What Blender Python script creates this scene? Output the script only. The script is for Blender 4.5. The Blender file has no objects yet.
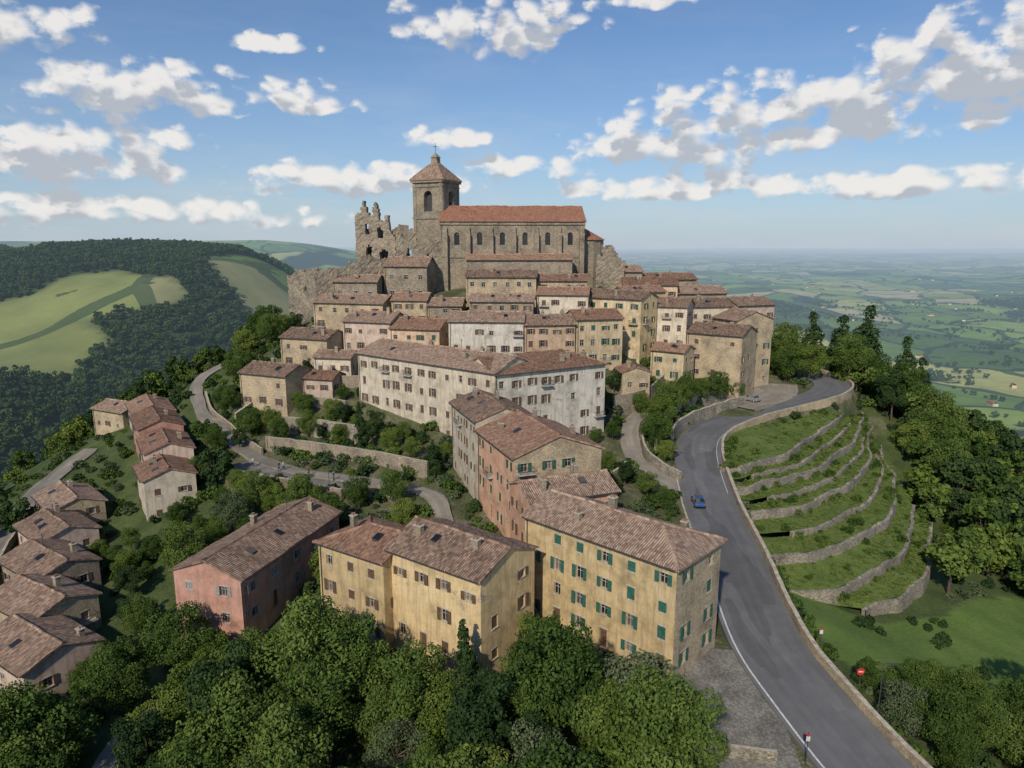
import bpy, math, random, numpy as np
from mathutils import Vector, Matrix
random.seed(7)
rng = np.random.default_rng(7)
scene = bpy.context.scene
COL = scene.collection

# ------------------------------------------------------------------ helpers
def sstep(a, b, x):
    t = np.clip((x - a) / (b - a), 0, 1)
    return t * t * (3 - 2 * t)

def vnoise(x, y, seed=0):
    x = np.asarray(x, float); y = np.asarray(y, float)
    xi = np.floor(x).astype(np.int64); yi = np.floor(y).astype(np.int64)
    xf = x - xi; yf = y - yi
    u = xf * xf * (3 - 2 * xf); v = yf * yf * (3 - 2 * yf)
    def h(a, b):
        n = (a * 374761393 + b * 668265263 + seed * 974711) & 0xffffffff
        n = ((n ^ (n >> 13)) * 1274126177) & 0xffffffff
        n = n ^ (n >> 16)
        return (n & 0xffff) / 65535.0
    return (h(xi, yi) * (1 - u) * (1 - v) + h(xi + 1, yi) * u * (1 - v)
            + h(xi, yi + 1) * (1 - u) * v + h(xi + 1, yi + 1) * u * v)

def fbm(x, y, seed=0, oct=4):
    s = 0; a = 0.5; t = 0
    for o in range(oct):
        s = s + a * vnoise(x * 2 ** o, y * 2 ** o, seed + o); t += a; a *= 0.5
    return s / t

def nd(nt, typ, ins=None, **at):
    n = nt.nodes.new(typ)
    for k, v in at.items():
        setattr(n, k, v)
    if ins:
        for k, v in ins.items():
            if isinstance(v, bpy.types.NodeSocket):
                nt.links.new(v, n.inputs[k])
            else:
                n.inputs[k].default_value = v
    return n

def M(nt, op, a, b=None, c=None, clamp=False):
    n = nt.nodes.new('ShaderNodeMath'); n.operation = op; n.use_clamp = clamp
    for i, v in enumerate((a, b, c)):
        if v is None: continue
        if isinstance(v, bpy.types.NodeSocket): nt.links.new(v, n.inputs[i])
        else: n.inputs[i].default_value = v
    return n.outputs[0]

def MIX(nt, f, a, b, typ='MIX'):
    n = nt.nodes.new('ShaderNodeMix'); n.data_type = 'RGBA'; n.blend_type = typ
    for i, v in ((0, f), (6, a), (7, b)):
        if isinstance(v, bpy.types.NodeSocket): nt.links.new(v, n.inputs[i])
        else:
            n.inputs[i].default_value = v if i == 0 else (v[0], v[1], v[2], 1)
    return n.outputs[2]

def RAMP(nt, f, stops, interp='LINEAR'):
    n = nt.nodes.new('ShaderNodeValToRGB'); n.color_ramp.interpolation = interp
    cr = n.color_ramp
    while len(cr.elements) > 1: cr.elements.remove(cr.elements[-1])
    cr.elements[0].position = stops[0][0]; cr.elements[0].color = (*stops[0][1], 1)
    for p, c in stops[1:]:
        e = cr.elements.new(p); e.color = (*c, 1)
    nt.links.new(f, n.inputs[0])
    return n.outputs[0]

def new_mat(name):
    m = bpy.data.materials.new(name); m.use_nodes = True
    nt = m.node_tree; nt.nodes.clear()
    out = nt.nodes.new('ShaderNodeOutputMaterial')
    return m, nt, out

def finish(nt, out, col, rough=0.9, bump=None, bdist=0.02, bstr=0.6, painted_haze=False, spec=0.25, diffuse=False):
    if diffuse:
        p = nt.nodes.new('ShaderNodeBsdfDiffuse'); nt.links.new(col, p.inputs[0])
    else:
        p = nt.nodes.new('ShaderNodeBsdfPrincipled')
        if isinstance(col, bpy.types.NodeSocket): nt.links.new(col, p.inputs['Base Color'])
        else: p.inputs['Base Color'].default_value = (*col, 1)
        p.inputs['Roughness'].default_value = rough
        p.inputs['Specular IOR Level'].default_value = spec
    if bump is not None:
        b = nt.nodes.new('ShaderNodeBump'); b.inputs['Strength'].default_value = bstr
        b.inputs['Distance'].default_value = bdist
        nt.links.new(bump, b.inputs['Height']); nt.links.new(b.outputs[0], p.inputs['Normal'])
    sh = p.outputs[0]
    if painted_haze:  # aerial haze painted into the material: bluish glow growing with distance from origin
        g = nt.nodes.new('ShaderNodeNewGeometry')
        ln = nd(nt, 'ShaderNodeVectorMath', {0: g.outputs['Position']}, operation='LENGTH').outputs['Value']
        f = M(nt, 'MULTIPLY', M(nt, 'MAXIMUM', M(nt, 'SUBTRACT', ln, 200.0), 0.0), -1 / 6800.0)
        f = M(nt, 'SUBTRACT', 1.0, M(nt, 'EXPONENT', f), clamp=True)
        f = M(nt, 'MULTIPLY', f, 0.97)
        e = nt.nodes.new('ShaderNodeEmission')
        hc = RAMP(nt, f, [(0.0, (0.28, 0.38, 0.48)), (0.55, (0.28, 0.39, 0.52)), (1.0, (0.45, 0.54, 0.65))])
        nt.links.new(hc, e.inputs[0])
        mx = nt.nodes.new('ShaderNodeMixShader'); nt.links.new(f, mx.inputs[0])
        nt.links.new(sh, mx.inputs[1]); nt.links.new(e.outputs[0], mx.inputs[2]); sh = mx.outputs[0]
    nt.links.new(sh, out.inputs[0])

# ------------------------------------------------------------------ materials
def plaster(name, c, var=0.16):
    m, nt, out = new_mat(name)
    tc = nd(nt, 'ShaderNodeNewGeometry').outputs['Position']
    n1 = nd(nt, 'ShaderNodeTexNoise', {'Vector': tc, 'Scale': 0.4, 'Detail': 5.0, 'Roughness': 0.72}).outputs[0]
    mp = nd(nt, 'ShaderNodeMapping', {'Vector': tc, 'Scale': (2.2, 2.2, 0.22)}).outputs[0]
    n2 = nd(nt, 'ShaderNodeTexNoise', {'Vector': mp, 'Scale': 1.0, 'Detail': 4.0, 'Roughness': 0.7}).outputs[0]
    n3 = nd(nt, 'ShaderNodeTexNoise', {'Vector': tc, 'Scale': 9.0, 'Detail': 2.0}).outputs[0]
    dk = tuple(v * 0.52 for v in c); lt = tuple(min(1, v * 1.1 + 0.05) for v in c)
    gr = (0.32, 0.27, 0.21)
    a = RAMP(nt, n1, [(0.3, dk), (0.5, c), (0.68, lt)])
    s = M(nt, 'MULTIPLY', M(nt, 'SUBTRACT', n2, 0.47, clamp=True), 3.8, clamp=True)
    a = MIX(nt, s, a, tuple(0.42 * x + 0.34 * y for x, y in zip(c, gr)))
    oi = nd(nt, 'ShaderNodeObjectInfo').outputs['Random']
    k = M(nt, 'MULTIPLY_ADD', oi, 0.34, 0.8)
    k2 = M(nt, 'MULTIPLY_ADD', n3, 0.3, 0.85)
    kk = M(nt, 'MULTIPLY', k, k2)
    cb = nd(nt, 'ShaderNodeCombineColor', {0: kk, 1: kk, 2: kk}).outputs[0]
    a = MIX(nt, 1.0, a, cb, 'MULTIPLY')
    n4 = nd(nt, 'ShaderNodeTexNoise', {'Vector': tc, 'Scale': 0.6, 'Detail': 6.0, 'Roughness': 0.75, 'Distortion': .6}).outputs[0]
    pch = M(nt, 'MULTIPLY', M(nt, 'SUBTRACT', n4, 0.61, clamp=True), 20.0, clamp=True)
    a = MIX(nt, M(nt, 'MULTIPLY', pch, .85), a, (0.31, 0.26, 0.20))
    finish(nt, out, a, 0.92, n3, 0.02, 0.4)
    return m

def stone(name, c, mortar=(0.3, 0.26, 0.2), sx=3.4, ctr=.2):
    m, nt, out = new_mat(name)
    pos = nd(nt, 'ShaderNodeNewGeometry').outputs['Position']
    uv = nd(nt, 'ShaderNodeUVMap').outputs[0]
    n0 = nd(nt, 'ShaderNodeTexNoise', {'Vector': pos, 'Scale': 2.2, 'Detail': 2.0})
    v = nd(nt, 'ShaderNodeVectorMath', {0: n0.outputs['Color'], 'Scale': 0.28}, operation='SCALE').outputs[0]
    v = nd(nt, 'ShaderNodeVectorMath', {0: uv, 1: v}, operation='ADD').outputs[0]
    br = nd(nt, 'ShaderNodeTexBrick', {'Vector': v, 'Color1': (*(min(1, x * (1 + ctr)) for x in c), 1), 'Color2': (*(x * (1 - ctr * 1.3) for x in c), 1),
            'Mortar': (*mortar, 1), 'Scale': sx, 'Mortar Size': 0.015, 'Brick Width': 0.9, 'Row Height': 0.42, 'Bias': 0.0, 'Mortar Smooth': 0.6})
    n1 = nd(nt, 'ShaderNodeTexNoise', {'Vector': pos, 'Scale': 0.3, 'Detail': 6.0, 'Roughness': 0.7}).outputs[0]
    n2 = nd(nt, 'ShaderNodeTexNoise', {'Vector': pos, 'Scale': 4.0, 'Detail': 4.0, 'Roughness': .65}).outputs[0]
    g = RAMP(nt, n1, [(0.3, (0.5, 0.49, 0.48)), (0.5, (0.95, 0.93, 0.91)), (0.7, (1.3, 1.22, 1.1))])
    a = MIX(nt, 1.0, br.outputs[0], g, 'MULTIPLY')
    g2 = RAMP(nt, n2, [(0.3, (0.66, 0.66, 0.66)), (0.7, (1.25, 1.25, 1.25))])
    a = MIX(nt, 1.0, a, g2, 'MULTIPLY')
    h = M(nt, 'SUBTRACT', n2, M(nt, 'MULTIPLY', br.outputs['Fac'], .6))
    finish(nt, out, a, 0.95, h, 0.06, 0.8)
    return m

def tiles(name, stops):
    m, nt, out = new_mat(name)
    uv = nd(nt, 'ShaderNodeUVMap').outputs[0]
    sep = nd(nt, 'ShaderNodeSeparateXYZ', {0: uv})
    u = M(nt, 'MULTIPLY', sep.outputs[0], 3.6); v = M(nt, 'MULTIPLY', sep.outputs[1], 2.4)
    fu = M(nt, 'FLOOR', u); fv = M(nt, 'FLOOR', v)
    cv = nd(nt, 'ShaderNodeCombineXYZ', {0: fu, 1: fv}).outputs[0]
    wn = nd(nt, 'ShaderNodeTexWhiteNoise', {'Vector': cv}, noise_dimensions='2D').outputs[0]
    pos = nd(nt, 'ShaderNodeNewGeometry').outputs['Position']
    n1 = nd(nt, 'ShaderNodeTexNoise', {'Vector': pos, 'Scale': 0.5, 'Detail': 5.0, 'Roughness': 0.7}).outputs[0]
    f = M(nt, 'ADD', M(nt, 'MULTIPLY', wn, 0.5), M(nt, 'MULTIPLY', n1, 0.65))
    oi = nd(nt, 'ShaderNodeObjectInfo').outputs['Random']
    f = M(nt, 'ADD', f, M(nt, 'MULTIPLY_ADD', oi, 0.36, -0.24), clamp=True)
    a = RAMP(nt, f, stops)
    n2 = nd(nt, 'ShaderNodeTexNoise', {'Vector': pos, 'Scale': 1.3, 'Detail': 4.0}).outputs[0]
    lich = M(nt, 'MULTIPLY', M(nt, 'SUBTRACT', n2, 0.54, clamp=True), 4.0, clamp=True)
    a = MIX(nt, M(nt, 'MULTIPLY', lich, .8), a, (0.19, 0.16, 0.12))
    fr = M(nt, 'FRACT', u)
    ridge = M(nt, 'SINE', M(nt, 'MULTIPLY', fr, math.pi))
    st = M(nt, 'FRACT', v)
    h = M(nt, 'ADD', ridge, M(nt, 'MULTIPLY', st, -0.35))
    dark = M(nt, 'MULTIPLY_ADD', M(nt, 'POWER', ridge, 0.7), 0.5, 0.6)
    cb = nd(nt, 'ShaderNodeCombineColor', {0: dark, 1: dark, 2: dark}).outputs[0]
    a = MIX(nt, 1.0, a, cb, 'MULTIPLY')
    finish(nt, out, a, 0.9, h, 0.09, 0.9)
    return m

def simple(name, c, rough=0.7, nscale=4.0, amp=0.3, spec=0.3, metal=0.0):
    m, nt, out = new_mat(name)
    pos = nd(nt, 'ShaderNodeNewGeometry').outputs['Position']
    n = nd(nt, 'ShaderNodeTexNoise', {'Vector': pos, 'Scale': nscale, 'Detail': 3.0}).outputs[0]
    a = RAMP(nt, n, [(0.3, tuple(v * (1 - amp) for v in c)), (0.7, tuple(min(1, v * (1 + amp)) for v in c))])
    finish(nt, out, a, rough, n, 0.01, 0.3, spec=spec)
    return m

MAT = {}
MAT['yellow'] = plaster('yellow_plaster', (0.64, 0.48, 0.25))
MAT['palyellow'] = plaster('pale_yellow_plaster', (0.60, 0.47, 0.29))
MAT['cream'] = plaster('cream_plaster', (0.58, 0.50, 0.38))
MAT['white'] = plaster('white_plaster', (0.62, 0.57, 0.48))
MAT['peach'] = plaster('peach_plaster', (0.60, 0.42, 0.28))
MAT['salmon'] = plaster('salmon_plaster', (0.57, 0.33, 0.21))
MAT['pink'] = plaster('pink_plaster', (0.50, 0.27, 0.20))
MAT['palepink'] = plaster('pale_pink_plaster', (0.55, 0.42, 0.33))
MAT['tan'] = stone('tan_rubble_wall', (0.50, 0.41, 0.28), (.40, .34, .24), ctr=.12)
MAT['stone'] = stone('stone_masonry', (0.34, 0.29, 0.22))
MAT['churchstone'] = stone('church_masonry', (0.33, 0.285, 0.22), sx=2.2)
MAT['drystone'] = stone('dry_stone', (0.34, 0.31, 0.25), (0.17, 0.15, 0.12), ctr=.3)
MAT['cap'] = simple('stone_coping', (0.44, 0.385, 0.30), 0.9, 2.0)
MAT['trim'] = simple('stone_trim', (0.45, 0.40, 0.32), 0.9)
MAT['tile'] = tiles('old_clay_tiles', [(0.1, (0.11, 0.078, 0.058)), (0.36, (0.22, 0.145, 0.10)), (0.6, (0.33, 0.215, 0.15)), (0.85, (0.46, 0.335, 0.245))])
MAT['tile2'] = tiles('brown_clay_tiles', [(0.1, (0.12, 0.075, 0.05)), (0.4, (0.26, 0.145, 0.095)), (0.65, (0.36, 0.205, 0.13)), (0.9, (0.46, 0.31, 0.22))])
MAT['redtile'] = tiles('red_clay_tiles', [(0.1, (0.18, 0.08, 0.05)), (0.45, (0.36, 0.155, 0.095)), (0.9, (0.46, 0.26, 0.16))])
MAT['wood'] = simple('roof_timber', (0.12, 0.08, 0.05))
MAT['frame'] = simple('window_frame', (0.45, 0.42, 0.37), 0.6)
MAT['green'] = simple('green_shutter', (0.035, 0.10, 0.065), 0.6)
MAT['teal'] = simple('teal_shutter', (0.035, 0.12, 0.09), 0.6)
MAT['brown'] = simple('brown_shutter', (0.13, 0.08, 0.05), 0.6)
MAT['grey'] = simple('grey_shutter', (0.28, 0.28, 0.26), 0.6)
MAT['metal'] = simple('dark_metal', (0.06, 0.06, 0.06), 0.5)
MAT['whitepaint'] = simple('white_paint', (0.60, 0.60, 0.57), 0.5, 6, .3)
MAT['redpaint'] = simple('red_paint', (0.55, 0.03, 0.03), 0.4, 8, .1)
MAT['rubber'] = simple('tyre_rubber', (0.02, 0.02, 0.02), 0.8)
MAT['skin'] = simple('skin', (0.45, 0.28, 0.2), 0.6, 8, .05)
MAT['cloth1'] = simple('dark_cloth', (0.04, 0.05, 0.09), 0.9); MAT['cloth2'] = simple('light_cloth', (0.5, 0.48, 0.45), 0.9); MAT['cloth3'] = simple('red_cloth', (0.35, 0.06, 0.05), 0.9)
m, nt, out = new_mat('window_glass')
g = nd(nt, 'ShaderNodeNewGeometry').outputs['Random Per Island']
c = RAMP(nt, g, [(0.0, (0.012, 0.014, 0.016)), (0.6, (0.03, 0.03, 0.03)), (0.8, (0.09, 0.08, 0.07)), (1.0, (0.2, 0.18, 0.15))])
finish(nt, out, c, 0.12, spec=0.5); MAT['glass'] = m

def asphalt(name, c, amp=0.25):
    m, nt, out = new_mat(name)
    pos = nd(nt, 'ShaderNodeNewGeometry').outputs['Position']
    uv = nd(nt, 'ShaderNodeUVMap').outputs[0]
    n1 = nd(nt, 'ShaderNodeTexNoise', {'Vector': pos, 'Scale': 0.25, 'Detail': 6.0, 'Roughness': 0.7}).outputs[0]
    mp = nd(nt, 'ShaderNodeMapping', {'Vector': uv, 'Scale': (1.1, 0.05, 1)}).outputs[0]
    n2 = nd(nt, 'ShaderNodeTexNoise', {'Vector': mp, 'Scale': 1.0, 'Detail': 4.0}).outputs[0]
    n3 = nd(nt, 'ShaderNodeTexNoise', {'Vector': pos, 'Scale': 12.0, 'Detail': 2.0}).outputs[0]
    f = M(nt, 'ADD', M(nt, 'MULTIPLY', n1, 0.5), M(nt, 'ADD', M(nt, 'MULTIPLY', n2, 0.35), M(nt, 'MULTIPLY', n3, 0.15)))
    a = RAMP(nt, f, [(0.32, tuple(v * (1 - amp) for v in c)), (0.5, c), (0.68, tuple(v * (1 + amp * 1.4) for v in c))])
    # mended patches
    vo = nd(nt, 'ShaderNodeTexVoronoi', {'Vector': nd(nt, 'ShaderNodeMapping', {'Vector': uv, 'Scale': (.5, .09, 1)}).outputs[0], 'Scale': 1.0}, feature='F1', distance='CHEBYCHEV', voronoi_dimensions='2D')
    pv = nd(nt, 'ShaderNodeSeparateColor', {0: vo.outputs['Color']}).outputs[0]
    pm = RAMP(nt, pv, [(0.0, (.8, .8, .8)), (0.12, (1, 1, 1)), (0.86, (1.12, 1.12, 1.12))], 'CONSTANT')
    a = MIX(nt, 1.0, a, pm, 'MULTIPLY')
    finish(nt, out, a, 0.85, n3, 0.01, 0.4)
    return m
MAT['asphalt'] = asphalt('asphalt', (0.15, 0.15, 0.15))
MAT['lane'] = asphalt('old_paving', (0.27, 0.24, 0.195), 0.35)
MAT['dirt'] = asphalt('gravel', (0.30, 0.27, 0.22), 0.3)
m, nt, out = new_mat('cobblestones')
pos = nd(nt, 'ShaderNodeNewGeometry').outputs['Position']
vo = nd(nt, 'ShaderNodeTexVoronoi', {'Vector': pos, 'Scale': 3.6}, feature='F1')
n1 = nd(nt, 'ShaderNodeTexNoise', {'Vector': pos, 'Scale': 0.4, 'Detail': 5.0}).outputs[0]
a = RAMP(nt, vo.outputs['Distance'], [(0.1, (0.30, 0.28, 0.25)), (0.7, (0.17, 0.16, 0.14))])
a = MIX(nt, 1.0, a, RAMP(nt, n1, [(0.3, (0.65, 0.65, 0.65)), (0.7, (1.25, 1.25, 1.2))]), 'MULTIPLY')
finish(nt, out, a, 0.85, vo.outputs['Distance'], 0.03, 0.5); MAT['cobble'] = m

def leafmat(name, dark, mid, light, painted_haze=False):
    m, nt, out = new_mat(name)
    isl = nd(nt, 'ShaderNodeNewGeometry').outputs['Random Per Island']
    oi = nd(nt, 'ShaderNodeObjectInfo').outputs['Random']
    at = nd(nt, 'ShaderNodeAttribute', attribute_name='clump').outputs['Fac']
    f = M(nt, 'ADD', M(nt, 'MULTIPLY', isl, 0.22), M(nt, 'ADD', M(nt, 'MULTIPLY', oi, 0.5), M(nt, 'MULTIPLY', at, 0.32)), clamp=True)
    a = RAMP(nt, f, [(0.1, dark), (0.5, mid), (1.0, light)])
    finish(nt, out, a, painted_haze=painted_haze, diffuse=True)
    return m
MAT['leaf'] = leafmat('broad_leaves', (0.032, 0.062, 0.016), (0.075, 0.122, 0.028), (0.15, 0.20, 0.048))
MAT['leafyellow'] = leafmat('spring_leaves', (0.055, 0.095, 0.018), (0.12, 0.17, 0.034), (0.20, 0.24, 0.058))
MAT['leafdark'] = leafmat('dark_leaves', (0.018, 0.038, 0.015), (0.038, 0.068, 0.024), (0.068, 0.105, 0.034))
MAT['leafgrey'] = leafmat('grey_green_leaves', (0.045, 0.07, 0.035), (0.09, 0.12, 0.058), (0.14, 0.17, 0.088))
MAT['leaffar'] = leafmat('distant_leaves', (0.022, 0.046, 0.016), (0.045, 0.080, 0.024), (0.088, 0.125, 0.036), painted_haze=True)
MAT['bark'] = simple('bark', (0.10, 0.075, 0.055), 0.95, 6.0)
MAT['grass'] = leafmat('grass_blades', (0.07, 0.11, 0.028), (0.12, 0.17, 0.04), (0.19, 0.23, 0.07))

def grassmat():
    m, nt, out = new_mat('terrace_grass')
    pos = nd(nt, 'ShaderNodeNewGeometry').outputs['Position']
    n1 = nd(nt, 'ShaderNodeTexNoise', {'Vector': pos, 'Scale': 0.3, 'Detail': 6.0, 'Roughness': 0.7}).outputs[0]
    n2 = nd(nt, 'ShaderNodeTexNoise', {'Vector': pos, 'Scale': 4.0, 'Detail': 3.0}).outputs[0]
    f = M(nt, 'ADD', M(nt, 'MULTIPLY', n1, 0.65), M(nt, 'MULTIPLY', n2, 0.35))
    a = RAMP(nt, f, [(0.3, (0.06, 0.095, 0.022)), (0.5, (0.12, 0.17, 0.038)), (0.68, (0.19, 0.215, 0.07))])
    finish(nt, out, a, 0.95, n2, 0.3, 0.8)
    return m
MAT['tgrass'] = grassmat()

# ------------------------------------------------------------------ mesh builder
class MB:
    def __init__(s): s.V = []; s.F = []; s.MI = []; s.U = []
    def face(s, pts, mi=0, uv=None):
        i = len(s.V); s.V.extend(pts); s.F.append(tuple(range(i, i + len(pts)))); s.MI.append(mi)
        s.U.extend(uv if uv else [(p[0], p[2]) for p in pts])
    def build(s, name, mats, parent=None, smooth=False):
        if not s.F: return None
        me = bpy.data.meshes.new(name); me.from_pydata([tuple(v) for v in s.V], [], s.F)
        for k in mats: me.materials.append(MAT[k])
        me.polygons.foreach_set('material_index', s.MI)
        uvl = me.uv_layers.new(name='UVMap')
        uvl.data.foreach_set('uv', np.array(s.U, dtype=np.float32).ravel())
        if smooth: me.polygons.foreach_set('use_smooth', [True] * len(s.F))
        me.update()
        o = bpy.data.objects.new(name, me); COL.objects.link(o)
        if parent: o.parent = parent
        return o

def empty(name, loc=(0, 0, 0)):
    e = bpy.data.objects.new(name, None); e.location = loc; COL.objects.link(e); e.empty_display_size = 0.5
    return e

def frame_fn(P0, d, n):
    return lambda u, z, o: (P0[0] + d[0] * u + n[0] * o, P0[1] + d[1] * u + n[1] * o, z)

def fbox(mb, pt, u0, u1, z0, z1, o0, o1, mi=0):
    a = [pt(u0, z0, o1), pt(u1, z0, o1), pt(u1, z1, o1), pt(u0, z1, o1)]
    b = [pt(u0, z0, o0), pt(u1, z0, o0), pt(u1, z1, o0), pt(u0, z1, o0)]
    w = [(u0, z0), (u1, z0), (u1, z1), (u0, z1)]
    mb.face(a, mi, w)
    mb.face([b[1], b[0], b[3], b[2]], mi, w)
    e = [(o0, z0), (o1, z0), (o1, z1), (o0, z1)]
    mb.face([a[1], b[1], b[2], a[2]], mi, e); mb.face([b[0], a[0], a[3], b[3]], mi, e)
    t = [(u0, o0), (u1, o0), (u1, o1), (u0, o1)]
    mb.face([a[3], a[2], b[2], b[3]], mi, t); mb.face([b[0], b[1], a[1], a[0]], mi, t)

def abox(mb, c, hx, hy, z0, z1, mi=0, rot=0.0):
    d = (math.cos(rot), math.sin(rot)); n = (math.sin(rot), -math.cos(rot))
    pt = frame_fn(c, d, n)
    fbox(mb, pt, -hx, hx, z0, z1, -hy, hy, mi)

def facade(W, G, S, P0, P1, zlow, zb, ze, cols, st, wmi=0, shut=True, arch=False, ww=.95, wh=1.4, sill=0.95,
           door=True, skip=0.1, opens=None, rec=0.25, balc=.05):
    L = math.hypot(P1[0] - P0[0], P1[1] - P0[1]); d = ((P1[0] - P0[0]) / L, (P1[1] - P0[1]) / L)
    n = (d[1], -d[0]); pt = frame_fn(P0, d, n); uo = random.uniform(0, 20)
    def q(u0, u1, z0, z1):
        W.face([pt(u0, z0, 0), pt(u1, z0, 0), pt(u1, z1, 0), pt(u0, z1, 0)], wmi, [(u0 + uo, z0), (u1 + uo, z0), (u1 + uo, z1), (u0 + uo, z1)])
    colsL = []
    if opens is not None:
        cm = {}
        for (c, w, z0, z1) in opens: cm.setdefault((c, w), []).append((z0, z1))
        for (c, w) in sorted(cm): colsL.append((c - w / 2, c + w / 2, sorted(cm[(c, w)])))
    elif cols > 0:
        sh = (ze - zb) / st
        for i in range(cols):
            c = (i + .5) * L / cols + random.uniform(-.25, .25); ops = []
            for r in range(st):
                if random.random() < skip: continue
                h = min(wh, sh - sill - 0.45) * random.choice([1, 1, 1, .8])
                if r == st - 1: h *= 0.8
                z0 = zb + r * sh + sill + random.choice([0, 0, 0, .12, -.1])
                if r == 0 and door and i % 2 == 1: ops.append((zb + 0.02, zb + 2.3)); continue
                ops.append((z0, z0 + h))
            colsL.append((c - ww / 2, c + ww / 2, ops))
    u = 0
    for (a, b, ops) in colsL:
        if a > u: q(u, a, zlow, ze)
        z = zlow
        w = b - a
        for (z0, z1) in ops:
            q(a, b, z, z0)
            if arch: za = z1 - w / 2
            else: za = z1
            K = 8
            def rev(p, r_):
                W.face([pt(p[0], p[1], 0), pt(p[0], p[1], -rec), pt(r_[0], r_[1], -rec), pt(r_[0], r_[1], 0)], wmi)
            rev((a, za), (a, z0)); rev((b, z0), (b, za)); rev((a, z0), (b, z0))
            if arch:
                arc = [(a + w / 2 - math.cos(math.pi * k / K) * w / 2, za + math.sin(math.pi * k / K) * w / 2) for k in range(K + 1)]
                for k in range(K):
                    p, r_ = arc[k], arc[k + 1]
                    W.face([pt(p[0], p[1], 0), pt(r_[0], r_[1], 0), pt(r_[0], z1 + .02, 0), pt(p[0], z1 + .02, 0)], wmi,
                           [(p[0] + uo, p[1]), (r_[0] + uo, r_[1]), (r_[0] + uo, z1), (p[0] + uo, z1)])
                    rev(r_, p)
                    G.face([pt(p[0], za, -rec), pt(r_[0], za, -rec), pt(r_[0], r_[1], -rec), pt(p[0], p[1], -rec)], 0)
                G.face([pt(a, z0, -rec), pt(b, z0, -rec), pt(b, za, -rec), pt(a, za, -rec)], 0)
                z = z1 + .02
            else:
                rev((b, z1), (a, z1))
                isdoor = z0 < zb + 0.1 and opens is None
                closed = shut and random.random() < 0.25
                if isdoor:
                    G.face([pt(a, z0, -rec), pt(b, z0, -rec), pt(b, z1, -rec), pt(a, z1, -rec)], 2)
                    fbox(G, pt, a - .12, b + .12, z1, z1 + .16, 0, .04, 1)
                else:
                    G.face([pt(a, z0, -rec), pt(b, z0, -rec), pt(b, z1, -rec), pt(a, z1, -rec)], 0)
                    m_ = (a + b) / 2; f = .06
                    fbox(G, pt, m_ - f / 2, m_ + f / 2, z0, z1, -rec + .005, -rec + .05, 1)
                    fbox(G, pt, a, a + f, z0, z1, -rec + .005, -rec + .045, 1); fbox(G, pt, b - f, b, z0, z1, -rec + .005, -rec + .045, 1)
                    fbox(G, pt, a + f, b - f, z1 - f, z1, -rec + .005, -rec + .04, 1)
                    fbox(G, pt, a + f, b - f, z0 + (z1 - z0) * .6, z0 + (z1 - z0) * .6 + .04, -rec + .005, -rec + .04, 1)
                    fbox(G, pt, a - .1, b + .1, z0 - .1, z0 - .004, -.05, .09, 1)
                    fbox(G, pt, a - .08, b + .08, z1 + .004, z1 + .14, 0, .03, 1)
                    if opens is None and z0 > zb + 2.5 and random.random() < balc and shut:
                        fbox(G, pt, a - .7, b + .7, z0 - .34, z0 - .2, .003, .85, 1)
                        fbox(G, pt, a - .68, b + .68, z0 + .62, z0 + .67, .78, .83, 3)
                        for s_ in (a - .68, b + .63): fbox(G, pt, s_, s_ + .05, z0 + .62, z0 + .67, .02, .78, 3)
                        kk = 9
                        for i_ in range(kk + 1):
                            uu = a - .68 + (b - a + 1.31) * i_ / kk
                            fbox(G, pt, uu, uu + .035, z0 - .2, z0 + .62, .79, .82, 3)
                    if shut and random.random() < .88:
                        if closed:
                            fbox(S, pt, a + .01, m_ - .01, z0 + .01, z1 - .01, -.12, -.07, 0); fbox(S, pt, m_ + .01, b - .01, z0 + .01, z1 - .01, -.12, -.07, 0)
                        else:
                            for sd_ in (0, 1):
                                e = random.choice([.03, .03, .03, .12, .2])
                                if sd_ == 0: fbox(S, pt, a - w / 2 - .01, a - .02, z0 - .02, z1 + .02, .01 + e * .3, .055 + e * .6, 0)
                                else: fbox(S, pt, b + .02, b + w / 2 + .01, z0 - .02, z1 + .02, .01 + e * .3, .055 + e * .6, 0)
                z = z1
        q(a, b, z, ze)
        u = b
    q(u, L, zlow, ze)
    return pt, L

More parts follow.
